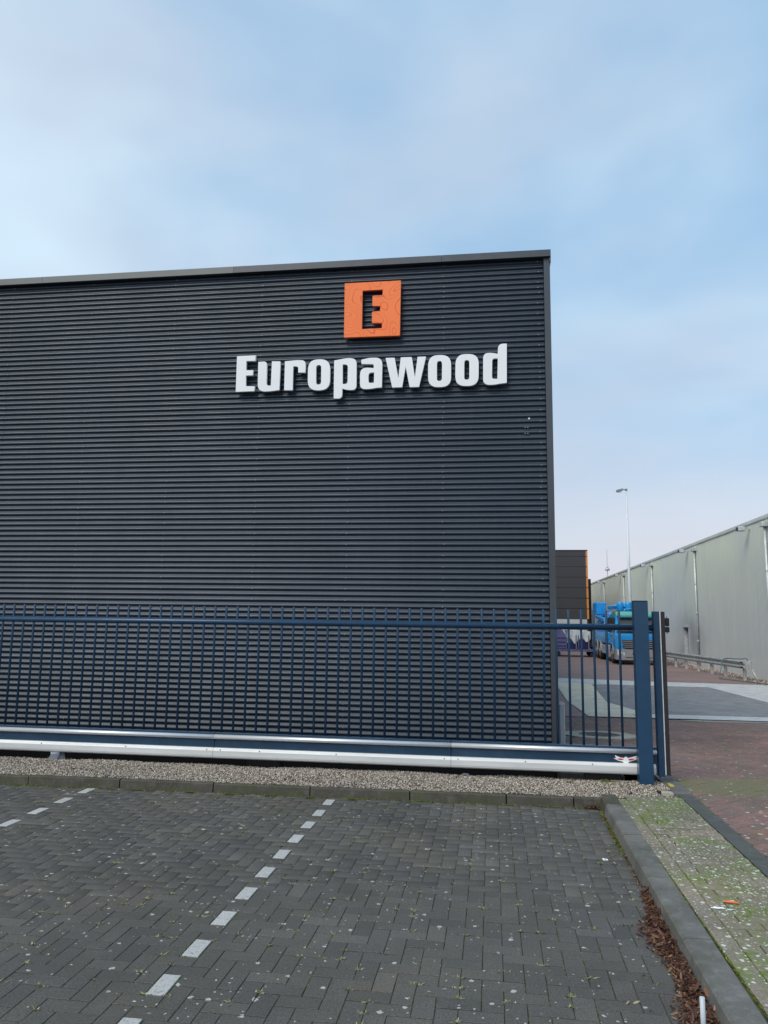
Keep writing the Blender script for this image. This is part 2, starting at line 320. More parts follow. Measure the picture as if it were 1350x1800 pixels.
GLYPHS = [('E',[[[-3.543,5.431],[-3.27,5.435],[-3.27,5.353],[-3.402,5.356],[-3.402,5.221],[-3.3,5.219],[-3.3,5.142],[-3.4,5.143],[-3.398,4.989],[-3.268,4.982],[-3.268,4.911],[-3.541,4.909]]]),('u',[[[-3.228,5.337],[-3.148,5.339],[-3.132,5.337],[-3.119,5.332],[-3.11,5.323],[-3.104,5.31],[-3.101,5.294],[-3.098,5.022],[-3.096,5.01],[-3.091,5.0],[-3.084,4.993],[-3.074,4.988],[-3.062,4.986],[-3.033,4.985],[-3.029,5.338],[-2.908,5.333],[-2.906,4.916],[-2.961,4.91],[-2.988,4.907],[-3.015,4.905],[-3.042,4.903],[-3.07,4.902],[-3.097,4.902],[-3.115,4.901],[-3.153,4.906],[-3.183,4.918],[-3.204,4.939],[-3.218,4.969],[-3.223,5.006]]]),('r',[[[-2.841,5.331],[-2.732,5.338],[-2.656,5.342],[-2.604,5.339],[-2.582,5.335],[-2.565,5.326],[-2.552,5.312],[-2.545,5.294],[-2.542,5.271],[-2.542,5.157],[-2.646,5.16],[-2.646,5.217],[-2.648,5.228],[-2.652,5.238],[-2.658,5.245],[-2.668,5.249],[-2.679,5.251],[-2.717,5.253],[-2.716,4.907],[-2.839,4.911]]]),('o',[[[-2.507,5.206],[-2.501,5.254],[-2.484,5.292],[-2.458,5.319],[-2.421,5.336],[-2.373,5.342],[-2.328,5.342],[-2.28,5.335],[-2.243,5.317],[-2.216,5.29],[-2.199,5.252],[-2.192,5.204],[-2.19,5.029],[-2.196,4.982],[-2.212,4.944],[-2.239,4.917],[-2.275,4.901],[-2.323,4.894],[-2.369,4.895],[-2.416,4.902],[-2.454,4.919],[-2.481,4.946],[-2.498,4.984],[-2.505,5.032]],[[-2.391,5.22],[-2.389,5.234],[-2.385,5.245],[-2.377,5.253],[-2.367,5.258],[-2.353,5.26],[-2.359,5.26],[-2.345,5.258],[-2.334,5.253],[-2.326,5.245],[-2.321,5.234],[-2.319,5.22],[-2.315,5.017],[-2.317,5.003],[-2.321,4.992],[-2.329,4.984],[-2.339,4.979],[-2.353,4.977],[-2.347,4.977],[-2.361,4.979],[-2.372,4.984],[-2.38,4.991],[-2.385,5.002],[-2.387,5.016]]]),('p',[[[-2.136,5.317],[-2.041,5.332],[-2.001,5.339],[-1.981,5.341],[-1.962,5.343],[-1.942,5.344],[-1.922,5.344],[-1.902,5.342],[-1.893,5.341],[-1.868,5.335],[-1.848,5.324],[-1.833,5.308],[-1.824,5.287],[-1.82,5.261],[-1.817,4.946],[-1.819,4.924],[-1.827,4.907],[-1.839,4.895],[-1.856,4.887],[-1.877,4.884],[-1.88,4.884],[-1.899,4.885],[-1.918,4.886],[-1.937,4.889],[-1.956,4.892],[-1.974,4.897],[-2.013,4.908],[-2.013,4.825],[-2.016,4.804],[-2.024,4.788],[-2.036,4.777],[-2.052,4.77],[-2.073,4.768],[-2.132,4.772]],[[-2.015,5.255],[-1.98,5.254],[-1.967,5.252],[-1.956,5.247],[-1.949,5.239],[-1.944,5.228],[-1.942,5.215],[-1.942,5.011],[-1.943,4.998],[-1.948,4.987],[-1.955,4.98],[-1.965,4.976],[-1.978,4.974],[-2.013,4.975]]]),('a',[[[-1.754,5.314],[-1.647,5.336],[-1.563,5.337],[-1.527,5.333],[-1.499,5.32],[-1.478,5.3],[-1.465,5.271],[-1.461,5.234],[-1.461,4.909],[-1.538,4.905],[-1.597,4.896],[-1.614,4.894],[-1.632,4.893],[-1.649,4.892],[-1.666,4.891],[-1.684,4.892],[-1.697,4.892],[-1.721,4.896],[-1.741,4.905],[-1.755,4.92],[-1.764,4.94],[-1.767,4.965],[-1.77,5.099],[-1.765,5.137],[-1.753,5.165],[-1.732,5.185],[-1.703,5.195],[-1.666,5.197],[-1.58,5.188],[-1.579,5.217],[-1.58,5.228],[-1.584,5.236],[-1.589,5.242],[-1.597,5.246],[-1.607,5.248],[-1.752,5.253]],[[-1.573,5.125],[-1.574,4.979],[-1.618,4.978],[-1.629,4.979],[-1.638,4.983],[-1.645,4.99],[-1.649,4.999],[-1.65,5.01],[-1.651,5.084],[-1.649,5.099],[-1.644,5.111],[-1.635,5.119],[-1.623,5.124],[-1.608,5.126]]]),('w',[[[-1.416,5.327],[-1.292,5.326],[-1.237,5.031],[-1.205,5.328],[-1.055,5.327],[-1.01,5.034],[-0.973,5.327],[-0.86,5.327],[-0.951,4.9],[-1.081,4.901],[-1.137,5.192],[-1.182,4.903],[-1.32,4.903]]]),('o',[[[-0.829,5.208],[-0.822,5.255],[-0.806,5.292],[-0.78,5.319],[-0.745,5.335],[-0.699,5.341],[-0.646,5.34],[-0.601,5.333],[-0.565,5.316],[-0.539,5.289],[-0.523,5.252],[-0.517,5.204],[-0.517,5.021],[-0.523,4.974],[-0.539,4.937],[-0.565,4.911],[-0.6,4.895],[-0.645,4.889],[-0.701,4.889],[-0.746,4.896],[-0.781,4.913],[-0.807,4.94],[-0.823,4.977],[-0.829,5.024]],[[-0.709,5.222],[-0.707,5.235],[-0.703,5.245],[-0.696,5.252],[-0.686,5.256],[-0.673,5.258],[-0.676,5.258],[-0.663,5.256],[-0.653,5.251],[-0.646,5.243],[-0.642,5.232],[-0.64,5.219],[-0.641,5.011],[-0.643,4.998],[-0.647,4.988],[-0.654,4.981],[-0.664,4.976],[-0.677,4.974],[-0.674,4.974],[-0.686,4.976],[-0.696,4.98],[-0.703,4.988],[-0.708,4.998],[-0.709,5.011]]]),('o',[[[-0.458,5.21],[-0.451,5.257],[-0.434,5.293],[-0.408,5.32],[-0.373,5.336],[-0.328,5.341],[-0.271,5.34],[-0.226,5.333],[-0.191,5.316],[-0.166,5.288],[-0.15,5.251],[-0.145,5.204],[-0.147,5.025],[-0.153,4.978],[-0.17,4.942],[-0.195,4.915],[-0.23,4.899],[-0.275,4.893],[-0.334,4.894],[-0.379,4.901],[-0.414,4.917],[-0.439,4.944],[-0.454,4.981],[-0.46,5.028]],[[-0.338,5.222],[-0.336,5.235],[-0.332,5.245],[-0.325,5.252],[-0.315,5.256],[-0.302,5.258],[-0.307,5.258],[-0.294,5.255],[-0.284,5.251],[-0.277,5.243],[-0.273,5.232],[-0.271,5.219],[-0.272,5.017],[-0.274,5.004],[-0.278,4.994],[-0.285,4.986],[-0.295,4.982],[-0.307,4.98],[-0.304,4.98],[-0.317,4.981],[-0.327,4.986],[-0.334,4.993],[-0.338,5.003],[-0.34,5.016]]]),('d',[[[0.232,5.468],[0.227,4.92],[0.135,4.911],[0.096,4.905],[0.077,4.902],[0.057,4.9],[0.038,4.899],[0.019,4.898],[-0.001,4.899],[-0.014,4.9],[-0.04,4.905],[-0.061,4.916],[-0.076,4.932],[-0.085,4.955],[-0.088,4.983],[-0.085,5.277],[-0.081,5.302],[-0.073,5.321],[-0.059,5.335],[-0.041,5.343],[-0.017,5.346],[-0.004,5.346],[0.013,5.346],[0.029,5.344],[0.045,5.342],[0.061,5.339],[0.077,5.336],[0.11,5.328],[0.114,5.402],[0.118,5.425],[0.127,5.444],[0.14,5.457],[0.158,5.465],[0.18,5.469]],[[0.11,5.263],[0.102,4.98],[0.06,4.981],[0.05,4.983],[0.042,4.987],[0.037,4.993],[0.033,5.001],[0.032,5.011],[0.036,5.227],[0.038,5.241],[0.043,5.253],[0.052,5.26],[0.063,5.265],[0.077,5.266]]])]
LOGO = [[[-2.009,6.439],[-1.215,6.442],[-1.219,5.64],[-2.006,5.643]],[[-1.753,6.316],[-1.467,6.321],[-1.47,6.24],[-1.611,6.237],[-1.611,6.085],[-1.498,6.082],[-1.503,6.008],[-1.614,6.003],[-1.614,5.837],[-1.472,5.831],[-1.474,5.758],[-1.753,5.755]]]
# ------------------------------------------------------------------ ground sheets
gx = [-300, -40, -10, 1.8, 11, 40, 300]; gy = [-200, -10, 8.7, 10.0, 21.5, 90, 300, 2500]
ground = sheet('ground', [[(x, y, gz(y)-(.40 if y == 8.7 or y == 10.0 else .14)) for x in gx] for y in gy], 'soil')
park = sheet('parking_ground', [[(-12, -2, -.0048), (1.03, -2, -.0048)], [(-12, 7.72, -.0048), (1.03, 7.86, -.0048)]], 'joint')
walk = sheet('sidewalk', [[(1.14, -2, .088), (1.81, -2, .088)], [(1.14, 7.86, .088), (1.81, 7.86, .088)]], 'joint')
# driveway: brick-coloured sheet carries on where single bricks can no longer be told apart
def m_farbrick():
    m = N('far_red_paving')
    p = m.map((1, 1, 1), (0, 0, math.radians(45)))
    bt = m.n('ShaderNodeTexBrick'); bt.inputs['Scale'].default_value = 1; bt.inputs['Brick Width'].default_value = .209; bt.inputs['Row Height'].default_value = .1046; bt.inputs['Mortar Size'].default_value = .006
    bt.inputs['Color1'].default_value = (.28, .17, .15, 1); bt.inputs['Color2'].default_value = (.20, .135, .125, 1); bt.inputs['Mortar'].default_value = (.13, .11, .10, 1)
    m.l(p, bt.inputs[0])
    c = bt.outputs[0]
    c = m.mix(m.rng(m.noise(.35, 5, .6), .38, .62, 0, .5), c, (.15, .12, .11))
    c = m.mix(m.rng(m.noise(1, 4, .6, m.map((.25, 1.3, 1))), .45, .7, 0, .6), c, (.32, .19, .165))
    c = m.mix(m.rng(m.noise(.9, 5, .7), .6, .7, 0, .35), c, (.09, .10, .045))
    return m.fin(c, .75, 0, .4)
M['farred'] = m_farbrick()
drive = sheet('driveway', [[(x, y, gz(y)-.013) for x in (1.93, 11.2)] for y in (-2, 8.06)], 'joint'); sheet('street_paving', [[(x, y, gz(y)-.006) for x in (10.9, 60)] for y in (-40, 9.5, 16.6)], 'farred')
court = sheet('courtyard', [[(x, y, gz(y)-.013) for x in (1.76, 40)] for y in (8.06, 9.5)], 'joint'); court1 = sheet('courtyard', [[(x, y, gz(y)-.013) for x in (.80, 40)] for y in (9.5, 16.6)], 'joint')
court2 = sheet('courtyard_paving', [[(x, y, gz(y)-.004) for x in (.5, 60)] for y in (16.58, 21.5, 90)], 'farred')
# ------------------------------------------------------------------ paving bricks
def brick_np(L_, W_, H_=.05, c=.0020):
    def ring(a, b, z): return [(-a, -b, z), (a, -b, z), (a, b, z), (-a, b, z)]
    v = ring(L_/2-c, W_/2-c, 0) + ring(L_/2, W_/2, -c*.9) + ring(L_/2, W_/2, -H_)
    f = [(0, 1, 2, 3)]
    for k in (0, 4):
        for i in range(4): f.append((k+i, k+4+i, k+4+(i+1) % 4, k+(i+1) % 4))
    return np.array(v), np.array(f)
def joined(name, template, items, mat, zf=None):
    V, F = template; n = len(items); it = np.array([i[:4] for i in items])    # x,y,z,rot
    c, s = np.cos(it[:, 3])[:, None], np.sin(it[:, 3])[:, None]
    X = V[:, 0]*c - V[:, 1]*s + it[:, 0:1]; Y = V[:, 0]*s + V[:, 1]*c + it[:, 1:2]
    tx, ty = RNG.normal(0, .0032, (n, 1)), RNG.normal(0, .0032, (n, 1))
    Z = V[:, 2][None] + it[:, 2:3] + (X-it[:, 0:1])*tx + (Y-it[:, 1:2])*ty
    if zf is not None: Z = Z + zf(Y)
    co = np.stack([X, Y, Z], -1).reshape(-1, 3)
    fa = (F[None] + (np.arange(n)*len(V))[:, None, None]).reshape(-1, F.shape[1])
    me = bpy.data.meshes.new(name); k = F.shape[1]
    me.vertices.add(len(co)); me.vertices.foreach_set('co', co.ravel())
    me.loops.add(fa.size); me.loops.foreach_set('vertex_index', fa.ravel().astype(np.int32))
    me.polygons.add(len(fa)); me.polygons.foreach_set('loop_start', np.arange(0, fa.size, k, dtype=np.int32))
    me.update(calc_edges=True); me.validate(); return link(name, me, mat)
camP = np.array([0, 0, 1.75])
def seen(x, y, z=0, mx=.03):
    d = Vector((x, y, z)) - Vector((0, 0, 1.75)); w = d.dot(_f)
    if w <= .3: return False
    return abs(d.dot(_r)/w) < 675/1329.6+mx and abs(d.dot(_u)/w) < 900/1329.6+mx
def herring(x0, x1, y0, y1, w, ang=0, ox=0, oy=0, ok=lambda x, y: True):
    """90 degree herringbone, returns (x, y, rot, isvert)"""
    res = []; c, s = math.cos(ang), math.sin(ang); R_ = int(max(abs(x1-x0), abs(y1-y0))*1.5/w)+4
    cx, cy = ((x0+x1)/2, (y0+y1)/2) if ang else (ox, oy)
    for i in range(-R_, R_):
        for j in range(-R_, R_):
            k = (i+j) % 4
            if k == 0: a, b, v = (i+1)*w, (j+.5)*w, 0
            elif k == 2: a, b, v = (i+.5)*w, (j+1)*w, 1
            else: continue
            x, y = cx + a*c - b*s, cy + a*s + b*c
            if x0 < x < x1 and y0 < y < y1 and ok(x, y): res.append((x, y, ang + (math.pi/2 if v else 0), v, i, j))
    return res
def paving(items, L_, W_, mat, parent, name, zf=None, base=0.0, limit=300, margin=.03, split=False):
    """the nearest ones in view become parts, the rest one part"""
    vis = [t for t in items if seen(t[0], t[1], base, margin)]
    vis.sort(key=lambda t: t[0]**2 + t[1]**2); top = vis[:limit]; ids = {id(t) for t in top}
    rest = [t for t in items if id(t) not in ids]
    dims = {0: (L_, W_), 1: (L_-.0020, W_+.0026)} if split else {0: (L_, W_), 1: (L_, W_)}
    tm = {}
    for v_, (l2, w2) in dims.items():
        V, F = brick_np(l2, w2); me = bpy.data.meshes.new(name); me.from_pydata(V.tolist(), [], F.tolist()); me.materials.append(M[mat]); tm[v_] = (V, F, me)
    for t in top:
        o = bpy.data.objects.new(name, tm[t[3]][2]); COL.objects.link(o); z = base + (zf(t[1]) if zf else 0)
        o.location = (t[0], t[1], z + random.gauss(0, .0007)); o.rotation_euler = (random.gauss(0, .0032), random.gauss(0, .0032), t[2]+random.gauss(0, .008)); o.parent = parent
    for v_ in (0, 1):
        rs = [t for t in rest if t[3] == v_]
        if rs:
            o = joined('paver_field', tm[v_][:2], [(t[0], t[1], base+random.gauss(0, .0007), t[2]+random.gauss(0, .006)) for t in rs], mat, zf)
            o['kind'] = 'stuff'; o.parent = parent
w = .1046
# the white stones sit in the vertical bricks of two columns
ox = -1.575 - .5*w; oy = 3.748 - 1*w - 2*w          # i=0, j=2 is a vertical brick centred on the first white stone
hb = herring(-9, 1.04, 1.0, 7.80, w, 0, ox, oy, lambda x, y: y < 7.75 + .023*(x-1.03)+.02)
white = [t for t in hb if t[3] == 1 and t[4] in (0, -24)]
dark = [t for t in hb if not (t[3] == 1 and t[4] in (0, -24))]
paving(dark, .2046, .0980, 'paver', park, 'paver', split=True)
V, F = brick_np(.2015, .090); wme = bpy.data.meshes.new('white_marking_stone'); wme.from_pydata(V.tolist(), [], F.tolist()); wme.materials.append(M['white_paver'])
for t in white:
    if t[1] > 7.6 or not seen(t[0], t[1], 0, .1): continue
    o = bpy.data.objects.new('white_marking_stone', wme); COL.objects.link(o); o.location = (t[0], t[1], .003); o.rotation_euler = (0, 0, t[2]+random.gauss(0, .01)); o.parent = park
# sidewalk: one course of bricks lengthwise along the kerb, then running bond across
sw = []
y = 2.0
while y < 7.85: sw.append((1.214, y, math.pi/2, 1)); y += .2095
j = 0; y = 2.0
while y < 7.86:
    x = 1.268 + (.105 if j % 2 else .0)
    if j % 2: sw.append((1.268+.05, y, 0, 2))
    while x + .2095 < 1.80: sw.append((x+.1047, y, 0, 0)); x += .2095
    if x + .04 < 1.80: sw.append(((x+1.797)/2, y, 0, 3, 1.797-x))
    j += 1; y += .1046
full = [t for t in sw if t[3] in (0, 1)]
paving(full, .2045, .1002, 'tan', walk, 'sidewalk_paver', None, .1)
for t in sw:
    if t[3] in (2, 3) and seen(t[0], t[1], .1, .5):
        ww = .099 if t[3] == 2 else t[4]-.004
        V, F = brick_np(ww, .099); b_ = bpy.data.meshes.new('cut_paver'); b_.from_pydata(V.tolist(), [], F.tolist())
        o = link('cut_paver', b_, 'tan', walk, (t[0]+(-.001), t[1], .1+random.gauss(0, .001)))
# red clay bricks at 45 degrees
def red_ok(x, y):
    if y < 8.1: return x > 1.88
    if y < 9.45: return x > 1.88
    if (x-1.71)**2 + (y-12.95)**2 < .62**2: return False
    return x > .95 and y < 16.50
rb = herring(.95, 11.0, .8, 16.45, w, math.radians(45), 0, 0, lambda x, y: red_ok(x, y) and seen(x, y, .1, .55))
paving(rb, .2055, .1012, 'red', drive, 'red_paver', lambda Y: (.1 - .0375*(np.clip(Y, 9.5, 21.5)-9.5)), -.005)
# ------------------------------------------------------------------ kerbs
kerb = empty('kerb', '', '', (0, 0, 0)); del kerb['label']; del kerb['category']; kerb['kind'] = 'structure'
def kerb_stone(pts2, mat, x_dir, a, b):
    """pts2: cross section (across, z); swept from a to b"""
    me = B(); a, b = Vector(a), Vector(b); d = (b-a).normalized(); nrm = Vector((d.y, -d.x, 0))*x_dir
    me.prism([a + nrm*p + Vector((0, 0, z)) for p, z in pts2], b-a); o = me.obj('kerb_stone', mat, kerb); return o
sec = [(0, -.12), (-.018, .0), (-.002, .085), (.012, .099), (.145, .100), (.150, .094), (.150, -.12)]
sec_f = [(0, -.12), (-.006, .0), (0, .080), (.008, .088), (.060, .089), (.064, .084), (.064, -.12)]
# front row, along the gravel: face towards the camera
fx = [(-9.2+i*1.0) for i in range(8)] + [-1.25 - .5, -.81, .13, .77, 1.02]
fx = [-9.81, -8.81, -7.81, -6.81, -5.81, -4.81, -3.81, -2.81, -1.81, -.81, .13, .77, 1.03]
for a_, b_ in zip(fx[:-1], fx[1:]):
    g_ = .006
    yy = lambda x: 7.775 + .023*(x-1.03)
    mz = random.gauss(0, .003)
    kerb_stone(sec_f, 'kerb_dark', -1, (a_+g_, yy(a_)+random.gauss(0, .004), mz), (b_-g_, yy(b_)+random.gauss(0, .004), mz))
# side row, along the sidewalk
kx = lambda y: .990 + .011*(y-3.6)
ys = [7.93, 7.50, 6.5, 5.5, 4.5, 3.5, 2.5, 1.5]
for a_, b_ in zip(ys[:-1], ys[1:]):
    m_ = 'kerb_dark' if a_ > 7.6 else 'kerb'; mz = random.gauss(0, .002)
    kerb_stone(sec, m_, -1, (kx(a_), a_-.004, mz), (kx(b_), b_+.004, mz))
# flat edge stones between sidewalk and driveway
es = [8.02, 7.0, 6.0, 5.0, 4.0, 3.0, 2.0]
for a_, b_ in zip(es[:-1], es[1:]):
    me = B(); xo = lambda y: 1.80 + .002*(8-y)
    me.prism([(xo(a_), a_-.003, .02), (xo(b_), b_+.003, .02), (xo(b_), b_+.003, .101), (xo(a_), a_-.003, .101)], (.137, 0, 0)); o = me.obj('edge_stone', 'edge', kerb)
slab = B(); slab.prism([(1.76, 8.05, .02), (1.935, 8.05, .02), (1.925, 9.4, .02), (1.765, 9.4, .02)], (0, 0, .088)); slab.obj('gate_stop_slab', 'kerb', kerb)
slab2 = B(); slab2.prism([(1.64, 8.04, .03), (1.755, 8.04, .03), (1.75, 8.14, .03), (1.66, 8.16, .03)], (0, 0, .082)); slab2.obj('edge_stone', 'conc_brown', kerb)
ym = B(); ym.prism([(1.795, 8.39, .109), (1.835, 8.37, .109), (1.845, 8.46, .109), (1.825, 8.55, .109), (1.80, 8.53, .109)], (0, 0, .002)); ym.obj('yellow_mark', 'yellow', kerb)
# ------------------------------------------------------------------ gravel strip
gb = sheet('gravel_bed', [[(-12, 7.60, .080), (1.16, 7.84, .080), (1.76, 7.90, .080)], [(-12, 8.66, .080), (1.16, 8.66, .080), (1.76, 8.66, .080)]], 'soil')
ph = (1+5**.5)/2
octv = np.array([(1, 0, 0), (-1, 0, 0), (0, 1, 0), (0, -1, 0), (0, 0, 1), (0, 0, -1.)])
octf = np.array([(0, 2, 4), (2, 1, 4), (1, 3, 4), (3, 0, 4), (2, 0, 5), (1, 2, 5), (3, 1, 5), (0, 3, 5)])
def scatter(name, P, S, mat, flat=.65, parent=None, k='stuff'):
    n = len(P); A = RNG.uniform(0, 6.28, (n, 3)); ca, sa, cb, sb = np.cos(A[:, 0]), np.sin(A[:, 0]), np.cos(A[:, 1]*.2), np.sin(A[:, 1]*.2)
    V_ = octv[None]*RNG.uniform(.65, 1.25, (n, 6, 1))*S[:, None, None]*np.array([1, .8, flat])
    x = V_[..., 0]*ca[:, None]-V_[..., 1]*sa[:, None]; y_ = V_[..., 0]*sa[:, None]+V_[..., 1]*ca[:, None]; z = V_[..., 2]
    y2 = y_*cb[:, None]-z*sb[:, None]; z2 = y_*sb[:, None]+z*cb[:, None]
    co = (np.stack([x, y2, z2], -1)+P[:, None]).reshape(-1, 3); fa = (octf[None]+(np.arange(n)*6)[:, None, None]).reshape(-1, 3)
    me = bpy.data.meshes.new(name); me.vertices.add(len(co)); me.vertices.foreach_set('co', co.ravel()); me.loops.add(fa.size); me.loops.foreach_set('vertex_index', fa.ravel().astype(np.int32))
    me.polygons.add(len(fa)); me.polygons.foreach_set('loop_start', np.arange(0, fa.size, 3, dtype=np.int32)); me.update(calc_edges=True)
    o = link(name, me, mat, parent); o['kind'] = k; return o
n = 62000
gxs = RNG.uniform(-7.0, 1.80, n); gys = 7.835 + .023*(gxs-1.03) + RNG.random(n)*.90
bumpz = .018*np.sin(gxs*2.1+1)*np.sin(gys*5)+.014*np.sin(gxs*5.3)
gP = np.stack([gxs, gys, .084 + bumpz*.35 + RNG.uniform(-.005, .010, n) + .012*np.sin((gys-7.85)*3.6)], -1)
keep = ~((gxs > 1.62) & (gys > 8.02) & (gys < 8.2)) & (gys < 8.68 + .03*np.sin(gxs*3.3) + .02*np.sin(gxs*8.1)) & ~((gxs > 1.765))
gravel = scatter('gravel', gP[keep], RNG.uniform(.005, .0115, n)[keep], 'gravel')
# spilled stones on the kerb and the pavers
n = 700; sx = RNG.uniform(-6, 1.0, n); sy = 7.80 + .023*(sx-1.03) + np.abs(RNG.normal(0, .03, n))
scatter('loose_gravel', np.stack([sx, sy, .104+0*sx], -1), RNG.uniform(.004, .009, n), 'gravel')
# ground under the gate to the wall foot, coloured black for the shade there
sheet('ground_under_gate', [[(-14, 8.64, .075), (1.74, 8.64, .075)], [(-14, 8.70, .07), (1.74, 8.70, .07)], [(-14, 8.84, -.22), (1.70, 8.84, -.22)], [(-14, 10.02, -.22), (1.0, 10.02, -.22)]], 'gate_shade')
# ------------------------------------------------------------------ courtyard slabs
def flat(name, pts, mat, th=.10, up=.004, kindv='structure', parent=None):
    b = B(); b.prism([(x, y, gz(y)+up-th) for x, y in pts], (0, 0, th)); o = b.obj(name, mat, parent)
    if kindv: o['kind'] = kindv
    return o
sf = flat('concrete_strip', [(.9, 27.9), (3.43, 27.66), (7.25, 27.45), (12.5, 26.6), (12.5, 28.6), (7.8, 29.25), (5.9, 29.45), (.9, 30.6)], 'conc', up=.010)
def slope_sheet(name, quad_rows, mat, up):
    return sheet(name, [[(x, y, gz(y)+up) for x, y in r] for r in quad_rows], mat)
slope_sheet('dark_slab', [[(2.95, 17.50), (9, 17.8)], [(3.05, 21.5), (7.55, 21.5)], [(3.43, 27.66), (7.24, 27.44)]], 'steelplate', .008)
slope_sheet('pale_slab_left', [[(1.977, 16.51), (3.47, 16.55)], [(2.02, 21.5), (3.05, 21.5)], [(2.2, 27.85), (3.43, 27.70)]], 'conc_ring', .012)
slope_sheet('pale_slab_right', [[(9.0, 17.8), (16, 17.9)], [(7.55, 21.5), (16, 21.5)], [(7.24, 27.44), (12.5, 26.6)]], 'conc', .012)
slope_sheet('concrete_strip_near', [[(3.0, 16.50), (16, 16.5)], [(3.0, 17.50), (16, 17.7)]], 'conc', .016)
# puddle along the near strip
b = B(); cx_, cy_ = 4.8, 16.28
b.face([(cx_ + 1.05*math.cos(t)*(1+.08*math.sin(3*t)), cy_ + .17*math.sin(t)*(1+.2*math.sin(2*t+1)), gz(16.3)+.004+.0) for t in [2*math.pi*i/28 for i in range(28)]])
o = b.obj('puddle', 'water'); o['kind'] = 'structure'
# manhole
mh_ = empty('manhole_cover', 'round iron manhole cover set in a pale concrete ring in the courtyard paving', 'manhole cover', (1.71, 12.95, gz(12.95)))
mh_.rotation_euler = (-.0375, 0, 0)
b = B(); r0, r1_ = .33, .585; n = 40
def ann(b, ri, ro, z0, z1, n=40):
    vs0 = [[b.bm.verts.new((r*math.cos(2*math.pi*k/n), r*math.sin(2*math.pi*k/n), z)) for k in range(n)] for r, z in ((ri, z0), (ri, z1), (ro, z1), (ro, z0))]
    for q in range(4):
        for k in range(n): b.bm.faces.new((vs0[q][k], vs0[q][(k+1) % n], vs0[(q+1) % 4][(k+1) % n], vs0[(q+1) % 4][k]))
ann(b, r0, r1_, -.06, .008); b.obj('concrete_ring', 'conc_brown', mh_)
b = B(); ann(b, .295, .325, -.06, .010); b.obj('iron_frame', 'iron', mh_)
b = B(); b.tube([(0, 0, -.04), (0, 0, .004)], .288, 40); 
for i in range(-4, 5):
    for j in range(-4, 5):
        if i*i+j*j < 17: b.box(i*.058-.018, i*.058+.018, j*.058-.018, j*.058+.018, .004, .010)
b.obj('lid', 'iron', mh_)
# ------------------------------------------------------------------ anthracite warehouse
wh = empty('warehouse', 'large anthracite warehouse clad in horizontal corrugated steel sheets behind the blue gate', 'warehouse', (-7, 10, 0))
PITCH, DEP = .0749, .023
def corr_profile(nper):
    """(y offset, z) of a rounded trapezoid profile; 0 is the ridge, negative y is towards the camera"""
    pr = []
    for k in range(nper):
        z0 = k*PITCH
        for t, d in ((0, 0), (.14, .03), (.20, .20), (.27, .80), (.33, .98), (.44, 1.0), (.55, .95), (.66, .70), (.82, .12), (.90, 0)):
            pr.append((-(d)*DEP, z0+t*PITCH))
    pr.append((0, nper*PITCH)); return pr
def cladding_sheet(x0, x1, z0, nper, dy=0):
    pr = corr_profile(nper); b = B(); n = len(pr)
    cols = [[b.bm.verts.new((x, 10.0+y+dy, z0+z)) for y, z in pr] for x in (x0, x1)]
    for i in range(n-1): f = b.bm.faces.new((cols[0][i], cols[1][i], cols[1][i+1], cols[0][i+1])); f.smooth = True
    # turned sheet edge so that a side step sees thickness
    back = [[b.bm.verts.new((x, 10.0+y+dy+.004, z0+z)) for y, z in pr] for x in (x0, x1)]
    frt = [[b.bm.verts.new((x, 10.0+y+dy, z0+z)) for y, z in pr] for x in (x0, x1)]
    for c_, k_ in ((frt[0], back[0]), (frt[1], back[1])):
        for i in range(n-1): b.bm.faces.new((c_[i], c_[i+1], k_[i+1], k_[i]))
    me = bpy.data.meshes.new('cladding_sheet'); bmesh.ops.recalc_face_normals(b.bm, faces=b.bm.faces); b.bm.to_mesh(me); b.bm.free()
    o = link('cladding_sheet', me, 'clad'); o.parent = wh; o.matrix_parent_inverse = Matrix.Translation(-Vector(wh.location)); return o
ztop = 6.70
xj = [-14.95, -11.04, -7.135, -3.235, .738]
rows = [(0.03, 14), ]; z = .03
bands = []
while z < ztop-.3: bands.append((z, 14)); z += 14*PITCH
bands[-1] = (bands[-1][0], int((ztop-bands[-1][0])/PITCH)+1)
for bi, (z0, npn) in enumerate(bands):
    for i in range(4): cladding_sheet(xj[i]+.003, xj[i+1]-.003+(.02 if i < 3 else 0), z0, npn, -.0015*(bi % 2) - (.0022 if i % 2 else 0))
b = B(); b.box(-30, .79, 10.03, 62, -.3, 6.68); P_(wh, b, 'building_body', 'far')
for zz in range(6):                                   # plain side wall panels, seen only from a step to the right
    b = B(); b.box(.792, .812, 10.12, 62, .05+zz*1.12, .05+zz*1.12+1.112); P_(wh, b, 'side_panel', 'trim')
b = B(); b.box(-30, .78, 9.99, 10.011, -.3, .03); P_(wh, b, 'plinth', 'gate_shade')
b = B(); b.box(.740, .824, 9.945, 10.118, 0, 6.695, .003); P_(wh, b, 'corner_trim', 'trim')
for a_, c_, mt in ((-14.9, -9.33, 'trim_top'), (-9.33, -6.63, 'trim_top'), (-6.63, -3.65, 'trim_top'), (-3.65, -.65, 'trim'), (-.65, .836, 'trim')):
    b = B(); b.prism([(a_+.002, 9.90, 6.690), (a_+.002, 9.90, 6.785), (a_+.002, 9.915, 6.792), (a_+.002, 10.35, 6.80), (a_+.002, 10.35, 6.78), (a_+.002, 9.935, 6.765), (a_+.002, 9.935, 6.690)], (c_-a_-.004, 0, 0)); P_(wh, b, 'roof_trim', mt)
b = B(); b.box(.816, .836, 9.92, 62, 6.62, 6.782); P_(wh, b, 'roof_trim', 'trim')
